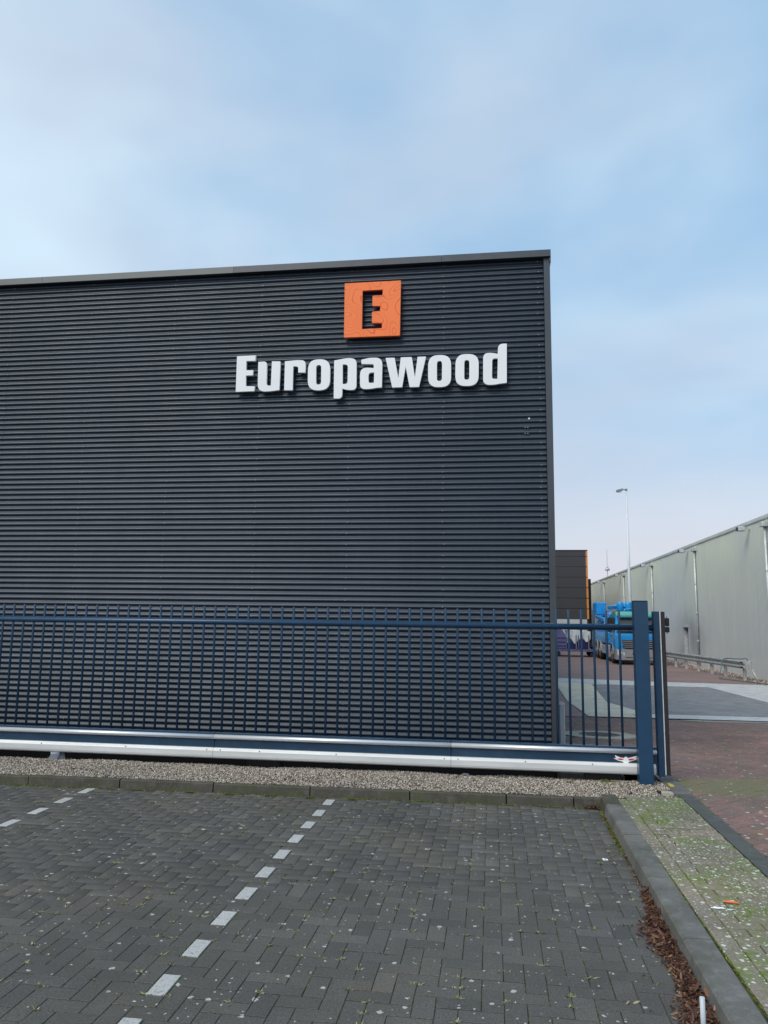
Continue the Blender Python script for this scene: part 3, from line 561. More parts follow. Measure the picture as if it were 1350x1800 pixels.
# screws along the rails behind the sheets (every second ridge)
b = B()
for cxs in (-7.121, -5.83, -4.53, -3.222, -1.928, -.628, .662):
    z = .03 + PITCH*.45; k = 0
    while z < 6.72:
        if (k % 2 == 0) or random.random() < .12:
            x_ = cxs + random.gauss(0, .006)
            b.tube([(x_, 9.980, z), (x_, 9.972, z)], .0085, 6)
        z += PITCH; k += 1
o = P_(wh, b, 'screws', 'screw'); o['kind'] = 'stuff'
# small pale bracket remains near the corner
for x_, z_, r_ in ((.516, 4.44, .014), (.462, 4.322, .008), (.498, 4.32, .009), (.461, 4.238, .009), (.497, 4.237, .009)):
    b = B(); b.tube([(x_, 9.985, z_), (x_, 9.968, z_)], r_, 8); P_(wh, b, 'wall_plug', 'screw' if r_ < .012 else 'galv')
# ------------------------------------------------------------------ signs
def extrude_loops(loops, yf, yb):
    """flat front with holes, real thickness: curve fill turned into a mesh"""
    cu = bpy.data.curves.new('outline', 'CURVE'); cu.dimensions = '2D'; cu.fill_mode = 'BOTH'; cu.extrude = (yb-yf)/2; cu.bevel_depth = .0015; cu.bevel_resolution = 0; cu.offset = -.0015
    for lp in loops:
        sp = cu.splines.new('POLY'); sp.points.add(len(lp)-1); sp.use_cyclic_u = True
        for p, q in zip(sp.points, lp): p.co = (q[0], q[1], 0, 1)
    o = bpy.data.objects.new('tmp', cu); COL.objects.link(o)
    me = bpy.data.meshes.new_from_object(o.evaluated_get(bpy.context.evaluated_depsgraph_get())); bpy.data.objects.remove(o); bpy.data.curves.remove(cu)
    for v in me.vertices: v.co = (v.co.x, (yf+yb)/2 - v.co.z, v.co.y)
    me.flip_normals() if False else None
    bm = bmesh.new(); bm.from_mesh(me); bmesh.ops.remove_doubles(bm, verts=bm.verts, dist=1e-5); bmesh.ops.recalc_face_normals(bm, faces=bm.faces); bm.to_mesh(me); bm.free()
    return me
def set_side(me, side):
    me.materials.append(M[side])
ws = empty('wordmark_sign', 'white raised block letters reading Europawood across the dark corrugated wall', 'sign', (-1.7, 9.9, 4.9))
NM = {'E': 'letter_e_capital'}
for ch, lp in GLYPHS:
    me = extrude_loops(lp, 9.90, 9.945)
    for v in me.vertices: v.co -= Vector((-1.7, 9.9, 4.9))
    me.name = 'letter'; o = link('letter', me, 'white_sign', ws); o['label'] = 'white letter ' + ch
    xs = [p[0] for p in lp[0]]; zs = [p[1] for p in lp[0]]
    for fx_, fz_ in ((.2, .2), (.2, .8)):
        b = B()
        X_ = min(xs)+(max(xs)-min(xs))*fx_*.6+.02; Z_ = min(zs)+(max(zs)-min(zs))*fz_
        b.tube([(X_+1.7, .045, Z_-4.9), (X_+1.7, .085, Z_-4.9)], .008, 6)
        b.obj('spacer', 'black', o)
lg = empty('logo_sign', 'orange square sign with cut out letter E and wood grain print above the white lettering', 'sign', (-1.61, 9.9, 6.04))
me = extrude_loops([LOGO[0], LOGO[1]], 9.895, 9.945)
for v in me.vertices: v.co -= Vector((-1.61, 9.9, 6.04))
me.name = 'square_panel'; o = link('square_panel', me, ['orange', 'orange_side'], lg)
for p in me.polygons:
    if abs(p.normal.y) < .9: p.material_index = 1
for sx_ in (-.33, .33):
    for sz_ in (-.33, .33): b = B(); b.tube([(sx_, .044, sz_), (sx_, .085, sz_)], .010, 6); b.obj('spacer', 'black', lg)
# ------------------------------------------------------------------ sliding gate
gate = empty('sliding_gate', 'long navy blue sliding gate with round bars and silver rails in front of the warehouse', 'gate', (1.7, 8.62, .1))
GX0 = -9.6
bb = B(); bb.tube([(0, 0, 0), (0, 0, 1.428), (0, 0, 1.436)], [.0135, .0135, .010], 10); bme = bb.mesh('bar'); bme.materials.append(M['navy'])
for k in range(-28, 54):
    x_ = -5.786 + k*.1352
    if x_ > 1.70: break
    o = bpy.data.objects.new('bar', bme); COL.objects.link(o); o.location = (x_-gate.location.x, 0, .458-gate.location.z); o.parent = gate
b = B(); b.tube([(GX0, 8.62, 1.711), (1.74, 8.62, 1.711)], .0335, 16); P_(gate, b, 'top_rail', 'navy')
segs = [GX0, -6.0, -3.148, -.447, 1.728]
for a_, c_ in zip(segs[:-1], segs[1:]):
    b = B(); b.box(a_+.001, c_-.001, 8.585, 8.655, .18, .458, .006); P_(gate, b, 'bottom_beam', 'navy_dirty')
    e_ = c_ if c_ < 1 else 1.70
    b = B(); b.tube([(a_+.002, 8.578, .411), (e_-.002, 8.578, .411)], .0255, 16); P_(gate, b, 'silver_tube', 'tube')
    b = B(); b.prism([(a_+.002, y_, z_) for y_, z_ in ((8.582, .176), (8.558, .178), (8.545, .190), (8.541, .21), (8.541, .262), (8.546, .276), (8.556, .284), (8.558, .289), (8.583, .292))], (e_-a_-.004, 0, 0)); P_(gate, b, 'lower_rail', 'alu')
bt_ = B(); bt_.tube([(0, 0, 0), (0, -.006, 0)], .007, 8); btm = bt_.mesh('bolt'); btm.materials.append(M['galv_dark'])
for x_ in (-6.05, -5.25, -4.2, -3.22, -3.06, -2.6, -1.72, -.52, -.37, .35, 1.05):
    o = bpy.data.objects.new('bolt', btm); COL.objects.link(o); o.location = (x_-gate.location.x, 8.5465-gate.location.y, .272-gate.location.z); o.parent = gate
b = B(); b.tube([(1.699, 8.578, .411), (1.712, 8.578, .411), (1.716, 8.578, .411)], [.0255, .024, .016], 16); P_(gate, b, 'tube_cap', 'galv')
b = B(); b.box(1.73, 1.795, 8.575, 8.665, .165, 1.886, .004); P_(gate, b, 'end_post', 'navy')
b = B(); b.box(1.7955, 1.8055, 8.571, 8.655, .185, 1.884); P_(gate, b, 'silver_strip', 'alu')
b = B(); b.box(1.806, 1.852, 8.58, 8.65, .18, 1.884, .004); P_(gate, b, 'rubber_edge', 'rubber')
b = B(); b.tube([(1.765, 8.62, .165), (1.765, 8.62, .148)], .022, 10); P_(gate, b, 'end_roller', 'galv')
# bird emblem on the bottom beam
bird = [(1.285, .365), (1.343, .341), (1.382, .336), (1.387, .346), (1.399, .352), (1.409, .349), (1.421, .338), (1.46, .348), (1.519, .367), (1.499, .341), (1.519, .332), (1.472, .314), (1.436, .303), (1.416, .286), (1.38, .285), (1.365, .3), (1.323, .308), (1.271, .332), (1.301, .331)]
b = B(); b.prism([(x_, 8.5825, z_+.004) for x_, z_ in bird], (0, .0015, 0)); em = P_(gate, b, 'bird_emblem', 'white_sign')
b = B()
for pts in ([(1.300, .327), (1.345, .333), (1.376, .326), (1.372, .318), (1.340, .313)], [(1.424, .328), (1.455, .335), (1.497, .333), (1.463, .316), (1.430, .312)]):
    b.prism([(x_, 8.5812, z_+.004) for x_, z_ in pts], (0, .001, 0))
b.mi = 0; sub(em, gate, b, 'red_wing_print', 'red_print')
# roller carriage and concrete foot under the gate near its end
b = B(); b.box(.98, 1.36, 8.64, 8.78, .085, .165, .008); P_(gate, b, 'roller_carriage', 'black')
rc = empty('gate_footing', 'low grey concrete footing block under the end of the sliding gate', 'footing', (1.2, 8.8, .05))
b = B(); b.box(.72, 1.40, 8.68, 9.05, .0, .14, .012); P_(rc, b, 'block', 'kerb_dark')
for x_ in (-2.6, -6.2):
    b = B(); b.box(x_-.2, x_+.2, 8.70, 8.86, .05, .16, .01); P_(gate, b, 'roller_carriage', 'black')
# front gate post
gp = empty('gate_post', 'square navy blue steel post standing in the gravel in front of the gate end', 'post', (1.575, 8.475, .06))
b = B(); b.box(1.503, 1.647, 8.405, 8.545, .05, 1.990, .006); P_(gp, b, 'shaft', 'navy')
b = B(); b.box(1.501, 1.649, 8.403, 8.547, 1.9905, 1.996, .002); P_(gp, b, 'cap', 'navy')
for zz in (1.711,):
    b = B(); b.tube([(1.575, 8.546, zz+.075), (1.575, 8.60, zz+.075)], .02, 10); P_(gp, b, 'guide_roller', 'black')
# ------------------------------------------------------------------ bollard
bo = empty('bollard', 'slim pale grey ribbed square post with a pyramid cap beside the warehouse corner', 'bollard', (.975, 11.2, gz(11.2)))
b = B(); b.box(.94, 1.01, 11.165, 11.235, gz(11.2)-.05, .60, .004); P_(bo, b, 'shaft', 'white_metal')
for x_ in (.953, .975, .997):
    b = B(); b.box(x_-.005, x_+.005, 11.158, 11.1655, gz(11.2), .598); P_(bo, b, 'rib', 'white_metal')
b = B(); b.prism([(.934, 11.158, .602), (1.016, 11.158, .602), (1.016, 11.158, .625), (.975, 11.158, .652), (.934, 11.158, .625)], (0, .084, 0)); P_(bo, b, 'cap', 'white_metal')
# ------------------------------------------------------------------ right warehouse
RX = 10.5; RY0, RY1, RZ0, RZ1 = 20, 85, -.35, 5.85
rw = empty('pale_warehouse', 'long low pale grey green warehouse with ribbed metal walls along the right of the courtyard', 'warehouse', (RX, 40, RZ0))
pb = B(); prof = []
y_ = 0
while y_ < 1.0-1e-6:
    prof += [(0, y_), (0, y_+.070), (-.014, y_+.080), (-.014, y_+.117)]; y_ += .125
prof.append((0, 1.0-.004))
v0 = [[pb.bm.verts.new((x_, yy_, z_)) for x_, yy_ in prof] for z_ in (0, RZ1-RZ0)]
for i in range(len(prof)-1): pb.bm.faces.new((v0[0][i], v0[0][i+1], v0[1][i+1], v0[1][i]))
pme = pb.mesh('wall_panel'); pme.materials.append(M['rwall'])
for k in range(RY0, RY1):
    if k == 43: continue
    o = bpy.data.objects.new('wall_panel', pme); COL.objects.link(o); o.location = (random.gauss(0, .002), k-40+.002, 0); o.parent = rw
# door bay: panel above, jambs beside
for (ya, yb, za, zb) in ((43.0, 44.0, 1.60, RZ1),):
    o = bpy.data.objects.new('wall_panel', pme); COL.objects.link(o); o.location = (0, ya-40+.002, za-RZ0); o.scale = (1, 1, (zb-za)/(RZ1-RZ0)); o.parent = rw
dr = B(); dr.box(RX+.16, RX+.20, 43.0, 44.0, RZ0, 1.60); d_ = P_(rw, dr, 'door', 'rwall')
b = B(); b.box(RX+.13, RX+.16, 43.1, 43.13, .6, .75); sub(d_, rw, b, 'handle', 'black')
b = B(); b.box(RX-.08, RX+.0, 42.92, 44.08, 1.60, 1.66); P_(rw, b, 'door_hood', 'galv')
b = B(); b.box(RX-.03, RX+.16, 42.93, 42.995, RZ0, 1.6); P_(rw, b, 'door_jamb', 'galv')
b = B(); b.box(RX-.03, RX+.16, 44.0, 44.06, RZ0, 1.6); P_(rw, b, 'door_jamb', 'galv')
b = B(); b.box(RX+.21, 42, RY0, RY1, RZ0-.2, RZ1-.02); P_(rw, b, 'building_body', 'rwall')
b = B(); b.box(RX-.02, RX+.2, RY0, 43.0, RZ0-.1, RZ0+.0); P_(rw, b, 'plinth', 'kerb_dark')
y_ = RY0
while y_ < RY1:
    b = B(); e_ = min(y_+6, RY1); b.box(RX-.05, RX+.4, y_+.004, e_-.004, RZ1, RZ1+.125); b.box(RX-.035, RX-.012, y_+.004, e_-.004, RZ1-.03, RZ1-.001); P_(rw, b, 'eaves_trim', 'rtrim'); y_ += 6
dp = None
for k, yy_ in enumerate((30.55, 40.85, 51.5, 62.2, 72.9)):
    t_ = B(); t_.tube([(RX-.10, yy_, RZ0), (RX-.10, yy_, 5.62)], .05, 12); d_ = P_(rw, t_, 'downpipe', 'galv')
    t_ = B(); t_.box(RX-.24, RX-.0, yy_-.17, yy_+.17, 5.50, 5.70, .02); sub(d_, rw, t_, 'hopper_head', 'galv')
    for zc in (.9, 2.3, 3.8): 
        t_ = B(); t_.tube([(RX-.10, yy_, zc), (RX-.10, yy_, zc+.05)], .062, 12); t_.box(RX-.06, RX, yy_-.02, yy_+.02, zc+.01, zc+.04); sub(d_, rw, t_, 'pipe_clip', 'galv')
for k, yy_ in enumerate((32.5, 42.4, 53.0, 64.0, 74.6)):
    t_ = B(); t_.box(RX-.50, RX-.22, yy_-.14, yy_+.14, 5.56, 5.74, .02); l_ = P_(rw, t_, 'floodlight', 'galv')
    t_ = B(); t_.box(RX-.52, RX-.502, yy_-.12, yy_+.12, 5.58, 5.72); sub(l_, rw, t_, 'lamp_glass', 'black')
    t_ = B(); t_.box(RX-.22, RX-.0, yy_-.03, yy_+.03, 5.64, 5.70); sub(l_, rw, t_, 'arm', 'galv')
# scruffy verge at the wall foot
n = 1500; vx = RNG.uniform(9.3, 10.5, n); vy = RNG.uniform(24, 46, n); vx = 10.5-(10.5-vx)*RNG.random(n)
scatter('verge_litter', np.stack([vx, vy, -.34+0*vx], -1), RNG.uniform(.02, .05, n), 'gravel', .5)
# ------------------------------------------------------------------ guard rail
grd = empty('guard_rail', 'galvanised steel crash barrier on square posts in front of the pale ribbed wall', 'guard rail', (9.6, 34, -.35))
gpts = [(9.72, 31.6), (9.574, 33.557), (9.455, 35.092), (9.324, 36.784), (9.205, 38.443), (9.10, 40.1), (9.0, 41.8), (8.93, 43.6)]
gl_x = lambda y: np.interp(y, [p[1] for p in gpts], [p[0] for p in gpts])
W_prof = [(0, .0), (-.03, .015), (-.075, .05), (-.075, .085), (-.03, .125), (-.01, .150), (-.01, .165), (-.03, .19), (-.075, .23), (-.075, .265), (-.03, .30), (0, .315)]
b = B(); rows_ = []
for y_ in [31.2]+[p[1] for p in gpts]:
    rows_.append([b.bm.verts.new((gl_x(y_)-.09+dx, y_, -.35+.43+dz)) for dx, dz in W_prof])
for i in range(len(rows_)-1):
    for j in range(len(W_prof)-1): b.bm.faces.new((rows_[i][j], rows_[i][j+1], rows_[i+1][j+1], rows_[i+1][j]))
bmesh.ops.solidify(b.bm, geom=b.bm.faces[:], thickness=.006)
P_(grd, b, 'beam', 'galv')
b = B()
pr_ = [(9.63+.02, 31.22), (9.62, 31.05), (9.70, 30.93), (9.80, 30.95), (9.86, 31.1)]
b.prism([(x_-.03, y_, .075) for x_, y_ in pr_], (0, 0, .325)); P_(grd, b, 'end_piece', 'galv')
for x_, y_ in gpts:
    b = B(); b.box(x_-.05, x_+.05, y_-.07, y_+.07, -.40, .12 if y_ > 31.7 else .10); P_(grd, b, 'post', 'galv')
b = B(); b.tube([(9.80, 31.0, .1), (9.93, 30.75, -.33)], .02, 8); P_(grd, b, 'end_stay', 'galv')
# hose over the barrier and along the ground
hp = [(9.95, 31.9, .28), (9.88, 31.7, .50), (9.70, 31.9, .42), (9.50, 33.2, .42), (9.38, 33.3, .30), (9.25, 33.0, .0), (9.05, 32.6, -.25), (8.85, 31.9, -.325), (9.1, 31.2, -.33), (9.6, 30.0, -.33), (10.0, 28.6, -.32), (10.2, 27.3, -.31), (10.3, 25, -.31)]
cu = bpy.data.curves.new('hose', 'CURVE'); cu.dimensions = '3D'; cu.bevel_depth = .018; cu.bevel_resolution = 2; cu.use_fill_caps = True
sp = cu.splines.new('NURBS'); sp.points.add(len(hp)-1); sp.use_endpoint_u = True; sp.order_u = 3
for p, q_ in zip(sp.points, hp): p.co = (*q_, 1)
ho = bpy.data.objects.new('tmp', cu); COL.objects.link(ho); hme = bpy.data.meshes.new_from_object(ho.evaluated_get(bpy.context.evaluated_depsgraph_get())); bpy.data.objects.remove(ho)
tag(link('garden_hose', hme, 'hose'), 'thin green hose hanging over the crash barrier and trailing across the courtyard', 'hose')
for p in hme.polygons: p.use_smooth = True
# ------------------------------------------------------------------ tall lamp post
lp = empty('lamp_post', 'tall tapered grey lamp post with one flat lantern head behind the blue truck', 'lamp post', (9.235, 53, -.35))
b = B(); b.tube([(9.235, 53, -.4), (9.235, 53, 4), (9.235, 53, 10.85)], [.12, .105, .055], 14); P_(lp, b, 'pole', 'white_metal')
b = B(); b.tube([(9.235, 53, -.35), (9.235, 53, .9)], .14, 14); P_(lp, b, 'base_sleeve', 'white_metal')
b = B(); b.tube([(9.235, 53, 10.78), (9.235, 53, 10.93)], .07, 12); b.tube([(9.25, 53, 10.86), (8.93, 52.97, 10.86)], .04, 8); P_(lp, b, 'bracket', 'galv_dark')
b = B(); b.prism([(8.98, 52.75, 10.80), (8.98, 53.2, 10.80), (8.58, 53.12, 10.70), (8.54, 52.95, 10.68), (8.58, 52.8, 10.70)], (0, 0, .13)); hd = P_(lp, b, 'lantern', 'galv_dark')
b = B(); b.box(8.64, 8.90, 52.84, 53.1, 10.68, 10.70); sub(hd, lp, b, 'lamp_glass', 'lens')
# ------------------------------------------------------------------ far dark building with orange edge
fb = empty('dark_panel_building', 'tall dark building of flat panels with an orange edge at the courtyard end', 'building', (5, 62, -.35))
b = B(); b.box(-9, 7.48, 62.03, 85, -.35, 7.48); P_(fb, b, 'building_body', 'far')
zz = 2.05; hts = []
while zz < 7.4:
    z2 = min(zz+.83, 7.50); 
    for xa, xb in ((-9, -3), (-3, 2.2), (2.2, 7.48)):
        b = B(); b.box(xa+.008, xb-.008, 61.98, 62.028, zz+.012, z2-.012, .006); P_(fb, b, 'wall_panel', 'far')
    b = B(); b.box(7.485, 7.635, 61.97, 62.05, zz+.03, z2-.03); P_(fb, b, 'orange_strip', 'far_orange')
    zz = z2
b = B(); b.box(7.483, 7.62, 62.051, 62.3, -.35, 7.49); P_(fb, b, 'corner_post', 'rubber')
b = B(); b.box(-9, 7.483, 62.0, 62.028, -.35, 2.05); P_(fb, b, 'pale_plinth', 'rwall')
b = B(); b.box(-9.05, 7.64, 61.94, 62.4, 7.50, 7.56); P_(fb, b, 'roof_trim', 'far')
ga = empty('shadow_gap_panel', 'narrow black panel standing in for the shadow gap between the orange edged building and the pale warehouse', 'shadow gap', (7.9, 64, -.35))
b = B(); b.box(7.70, 8.10, 64, 64.1, -.35, 5.35, .01); P_(ga, b, 'board', 'rubber')  # black panel painted in for the dark shadow gap between the two buildings
# far antenna mast
am = empty('radio_mast', 'faint far away radio mast with a stub platform above the pale warehouse roof', 'mast', (29.5, 200, 0))
b = B(); b.tube([(29.5, 200, 0), (29.5, 200, 15), (29.5, 200, 20.6)], [.2, .10, .05], 6); P_(am, b, 'pole', 'galv')
b = B(); b.tube([(29.5, 200, 15.2), (29.5, 200, 15.7)], .6, 8); b.tube([(29.5, 200, 15.7), (29.5, 200, 16.4)], .25, 8); P_(am, b, 'platform', 'galv')
# ------------------------------------------------------------------ flat trailer with skip and tarpaulin load
G0 = -.35
tr = empty('flat_trailer', 'low dark flatbed trailer parked across the back of the courtyard', 'trailer', (5.2, 50.6, G0))
b = B(); b.box(3.4, 6.9, 49.6, 51.8, G0+.32, G0+.46, .01); P_(tr, b, 'deck', 'purple')
for x_ in (4.15, 6.3, 6.62):
    for s_ in (49.75, 51.55): t_ = B(); t_.tube([(x_, s_-.09, G0+.17), (x_, s_+.09, G0+.17)], .17, 16); P_(tr, t_, 'wheel', 'tyre')
for x_ in (5.28, 5.43, 6.05):
    b = B(); b.box(x_-.03, x_+.03, 49.57, 49.63, G0+.46, 1.0); P_(tr, b, 'stake', 'galv_dark' if x_ != 5.43 else 'purple')
b = B(); b.box(6.2, 6.9, 49.65, 49.72, G0+.50, G0+.62); b.box(6.2, 6.28, 49.65, 49.72, G0+.3, G0+.95); P_(tr, b, 'drawbar_frame', 'tyre')
sk = empty('waste_skip', 'purple blue steel skip with ribbed side standing on the flatbed trailer', 'skip', (4.1, 50.6, G0+.46))
b = B(); b.prism([(3.3, 49.75, G0+.462), (4.72, 49.75, G0+.462), (4.74, 49.75, .86), (4.46, 49.75, 1.30), (4.1, 49.75, 1.52), (3.3, 49.75, 1.52)], (0, 1.7, 0)); P_(sk, b, 'body', 'purple')
for zz in (.86, .60, .36, .18):
    b = B(); b.box(3.3, 4.70, 49.69, 49.75, zz-.03, zz+.03, .008); P_(sk, b, 'rib', 'purple')
for x_ in (3.9, 4.68):
    b = B(); b.box(x_-.03, x_+.03, 49.70, 49.752, G0+.47, .83); P_(sk, b, 'rib', 'purple')
td = empty('covered_load', 'white tarpaulin draped over a blue wrapped load on the flatbed trailer', 'covered load', (5.5, 50.6, G0+.46))
b = B(); b.prism([(4.85, 49.9, G0+.462), (6.15, 49.9, G0+.50), (6.25, 49.9, .55), (5.3, 49.9, .80), (4.85, 49.9, .45)], (0, 1.4, 0)); P_(td, b, 'wrapped_load', 'navytarp')
b = B(); nx = 14; rowsT = []
for j, (yy_, zt, zb) in enumerate(((49.82, 0, 1), (49.84, 1, 1), (51.3, 1, 1), (51.36, 0, 1))):
    r_ = []
    for i in range(nx+1):
        x_ = 4.72+1.5*i/nx; top = 1.30 - .05*i/nx + .03*math.sin(i*1.3); low = .72 + .16*math.sin(i*.9+.5) - .12*(i > 3)*(i < 7) - .2*(i < 2)
        r_.append(b.bm.verts.new((x_+.03*math.sin(i*2+j), yy_-(.06*math.sin(i*1.7) if zt == 0 else 0), top if zt else low)))
    rowsT.append(r_)
for j in range(3):
    for i in range(nx): b.bm.faces.new((rowsT[j][i], rowsT[j][i+1], rowsT[j+1][i+1], rowsT[j+1][i]))
P_(td, b, 'tarpaulin', 'tarp')
# ------------------------------------------------------------------ blue vacuum truck
X0, X1, YF = 6.36, 8.84, 41.2
def T(zr): return G0+zr
tk = empty('tanker_truck', 'bright blue vacuum tanker truck with green cab roof parked facing the gate', 'truck', ((X0+X1)/2, YF+1.4, G0))
def cabring(y0_, z, inset=0): pass
b = B()    # cab shell: side profile extruded across, slightly tapered upwards
side = [(YF+.06, T(.95)), (YF+.02, T(1.5)), (YF+.10, T(1.72)), (YF+.30, T(2.45)), (YF+.48, T(2.52)), (YF+1.95, T(2.52)), (YF+1.95, T(.62)), (YF+1.75, T(.62)), (YF+1.62, T(1.02)), (YF+.95, T(1.05)), (YF+.80, T(.62)), (YF+.1, T(.62))]
b.prism([(X0+.02, y_, z_) for y_, z_ in side], (X1-X0-.04, 0, 0))
for v in b.bm.verts:
    if v.co.z > T(1.6): f_ = (v.co.z-T(1.6))/.9; v.co.x += (.10*f_ if v.co.x < 7.5 else -.10*f_)
bmesh.ops.bevel(b.bm, geom=b.bm.edges[:], offset=.03, segments=2, affect='EDGES'); P_(tk, b, 'cab', 'blue')
b = B(); b.prism([(X0+.14, y_, z_) for y_, z_ in ((YF+.27, T(2.42)), (YF+.34, T(2.60)), (YF+.6, T(2.74)), (YF+1.9, T(2.74)), (YF+1.9, T(2.50)), (YF+.5, T(2.50)))], (X1-X0-.28, 0, 0)); bmesh.ops.bevel(b.bm, geom=b.bm.edges[:], offset=.04, segments=2, affect='EDGES'); P_(tk, b, 'cab_roof', 'teal')
b = B(); b.prism([(X0+.20, YF+.055, T(1.70)), (X1-.20, YF+.055, T(1.70)), (X1-.27, YF+.255, T(2.40)), (X0+.27, YF+.255, T(2.40))], (0, .02, .004)); ws_ = P_(tk, b, 'windscreen', 'glass')
b = B(); b.box(X0+.16, X1-.16, YF-.03, YF+.20, T(2.44), T(2.56), .02); P_(tk, b, 'sun_visor', 'teal')
for s_ in (.25, .52, .78):
    t_ = B(); xx = X0+(X1-X0)*s_; t_.tube([(xx, YF+.03, T(1.69)), (xx+.42, YF+.10, T(1.86))], .012, 6); P_(tk, t_, 'wiper', 'black')
b = B(); b.prism([(X0+.10, YF-.005, T(1.66)), (X1-.10, YF-.005, T(1.66)), (X1-.10, YF-.005, T(1.72)), (X0+.10, YF-.005, T(1.72))], (0, .06, 0)); P_(tk, b, 'wiper_panel', 'black')
# grille
b = B(); b.prism([(X0+.36, YF-.01, T(1.26)), (X1-.36, YF-.01, T(1.26)), (X1-.40, YF-.01, T(.92)), (X1-.62, YF-.01, T(.80)), (X0+.62, YF-.01, T(.80)), (X0+.40, YF-.01, T(.92))], (0, .06, 0)); gr_ = P_(tk, b, 'grille', 'black')
for zz in (.90, 1.0, 1.10, 1.20):
    b = B(); ins = .38 if zz > .95 else .46; b.box(X0+ins, X1-ins, YF-.035, YF-.012, T(zz)-.018, T(zz)+.018, .004); sub(gr_, tk, b, 'grille_bar', 'greyp')
b = B(); b.prism([(X0+.0, YF+.10, T(.24)), (X0+.03, YF+.0, T(.24)), (X0+.3, YF-.07, T(.22)), (X1-.3, YF-.07, T(.22)), (X1-.03, YF+.0, T(.24)), (X1, YF+.10, T(.24)), (X1, YF+.6, T(.24)), (X0, YF+.6, T(.24))], (0, 0, .56)); bmesh.ops.bevel(b.bm, geom=b.bm.edges[:], offset=.03, segments=2, affect='EDGES'); bp_ = P_(tk, b, 'bumper', 'greyp')
b = B(); b.box(X0+.85, X1-.85, YF-.078, YF-.05, T(.50), T(.62), .01); sub(bp_, tk, b, 'air_intake', 'black')
b = B(); b.box(X0+.5, X1-.5, YF-.078, YF-.05, T(.36), T(.39)); sub(bp_, tk, b, 'bumper_step', 'black')
for s_ in (0, 1):
    t_ = B(); xa = X0+.10 if s_ == 0 else X1-.10; d_ = 1 if s_ == 0 else -1
    t_.prism([(xa, YF-.03, T(.48)), (xa+.34*d_, YF-.075, T(.46)), (xa+.36*d_, YF-.078, T(.60)), (xa+.24*d_, YF-.065, T(.74)), (xa, YF-.03, T(.76))], (0, .06, 0)); h_ = P_(tk, t_, 'headlight', 'lens')
    t_ = B(); t_.tube([(xa+.18*d_, YF-.064, T(.6)), (xa+.18*d_, YF-.072, T(.6))], .07, 14); sub(h_, tk, t_, 'reflector', 'galv')
    xm = X0-.20 if s_ == 0 else X1+.20
    t_ = B(); t_.box(xm-.11, xm+.11, YF+.18, YF+.30, T(1.68), T(1.96), .03); P_(tk, t_, 'lower_mirror', 'black'); t_ = B(); t_.box(xm-.11, xm+.11, YF+.18, YF+.30, T(2.0), T(2.42), .03); mr = P_(tk, t_, 'mirror', 'black')
    t_ = B(); xi = X0+.08 if s_ == 0 else X1-.08
    t_.tube([(xi, YF+.3, T(2.35)), (xm, YF+.26, T(2.5)), (xm, YF+.26, T(1.62)), (xi, YF+.3, T(1.7))], .018, 6); sub(mr, tk, t_, 'mirror_arm', 'black')
# side window and door lines on the visible side
b = B(); b.prism([(X0+.075, YF+.45, T(2.38)), (X0+.075, YF+1.35, T(2.38)), (X0+.02, YF+1.35, T(1.70)), (X0+.02, YF+.32, T(1.70))], (-.012, 0, 0)); P_(tk, b, 'side_window', 'glass')
b = B(); b.box(X0-.01, X0+.03, YF+1.2, YF+1.4, T(1.42), T(1.47)); P_(tk, b, 'door_handle', 'black')
# chassis and wheels
b = B(); b.box(X0+.7, X1-.7, YF+.6, YF+9.3, T(.70), T(.95)); P_(tk, b, 'chassis', 'tyre')
def wheel(x_, y_, fr=False):
    t_ = B(); d_ = 1 if x_ < 7.5 else -1
    t_.tube([(x_, y_, T(.5)), (x_+.03*d_, y_, T(.5)), (x_+.27*d_, y_, T(.5)), (x_+.30*d_, y_, T(.5))], [.46, .50, .50, .46], 26); ty = P_(tk, t_, 'wheel', 'tyre')
    t_ = B(); t_.tube([(x_+.01*d_, y_, T(.5)), (x_-.012*d_, y_, T(.5))], .30, 22); t_.tube([(x_-.01*d_, y_, T(.5)), (x_-(.05)*d_, y_, T(.5))], .13, 14); sub(ty, tk, t_, 'rim', 'rim')
for y_ in (YF+1.30, YF+5.9, YF+7.2):
    wheel(X0+.03, y_); wheel(X1-.03, y_)
for y_ in (YF+1.30, YF+5.9, YF+7.2):     # mudguards, half rings
    t_ = B(); rr = []
    for k in range(11):
        a_ = math.pi*k/10; rr.append([(X0-.01, y_+.60*math.cos(a_), T(.52)+.60*math.sin(a_)), (X0+.30, y_+.60*math.cos(a_), T(.52)+.60*math.sin(a_))])
    vv = [[t_.bm.verts.new(p) for p in r] for r in rr]
    for k in range(10): t_.bm.faces.new((vv[k][0], vv[k][1], vv[k+1][1], vv[k+1][0]))
    bmesh.ops.solidify(t_.bm, geom=t_.bm.faces[:], thickness=.03); P_(tk, t_, 'mudguard', 'galv')
b = B(); b.box(X0+.03, X0+.10, YF+2.15, YF+5.15, T(.42), T(.90), .01); P_(tk, b, 'side_guard', 'rwall')
b = B(); b.box(X0+.02, X0+.5, YF+2.2, YF+3.2, T(.45), T(.93), .03); P_(tk, b, 'side_locker', 'galv')
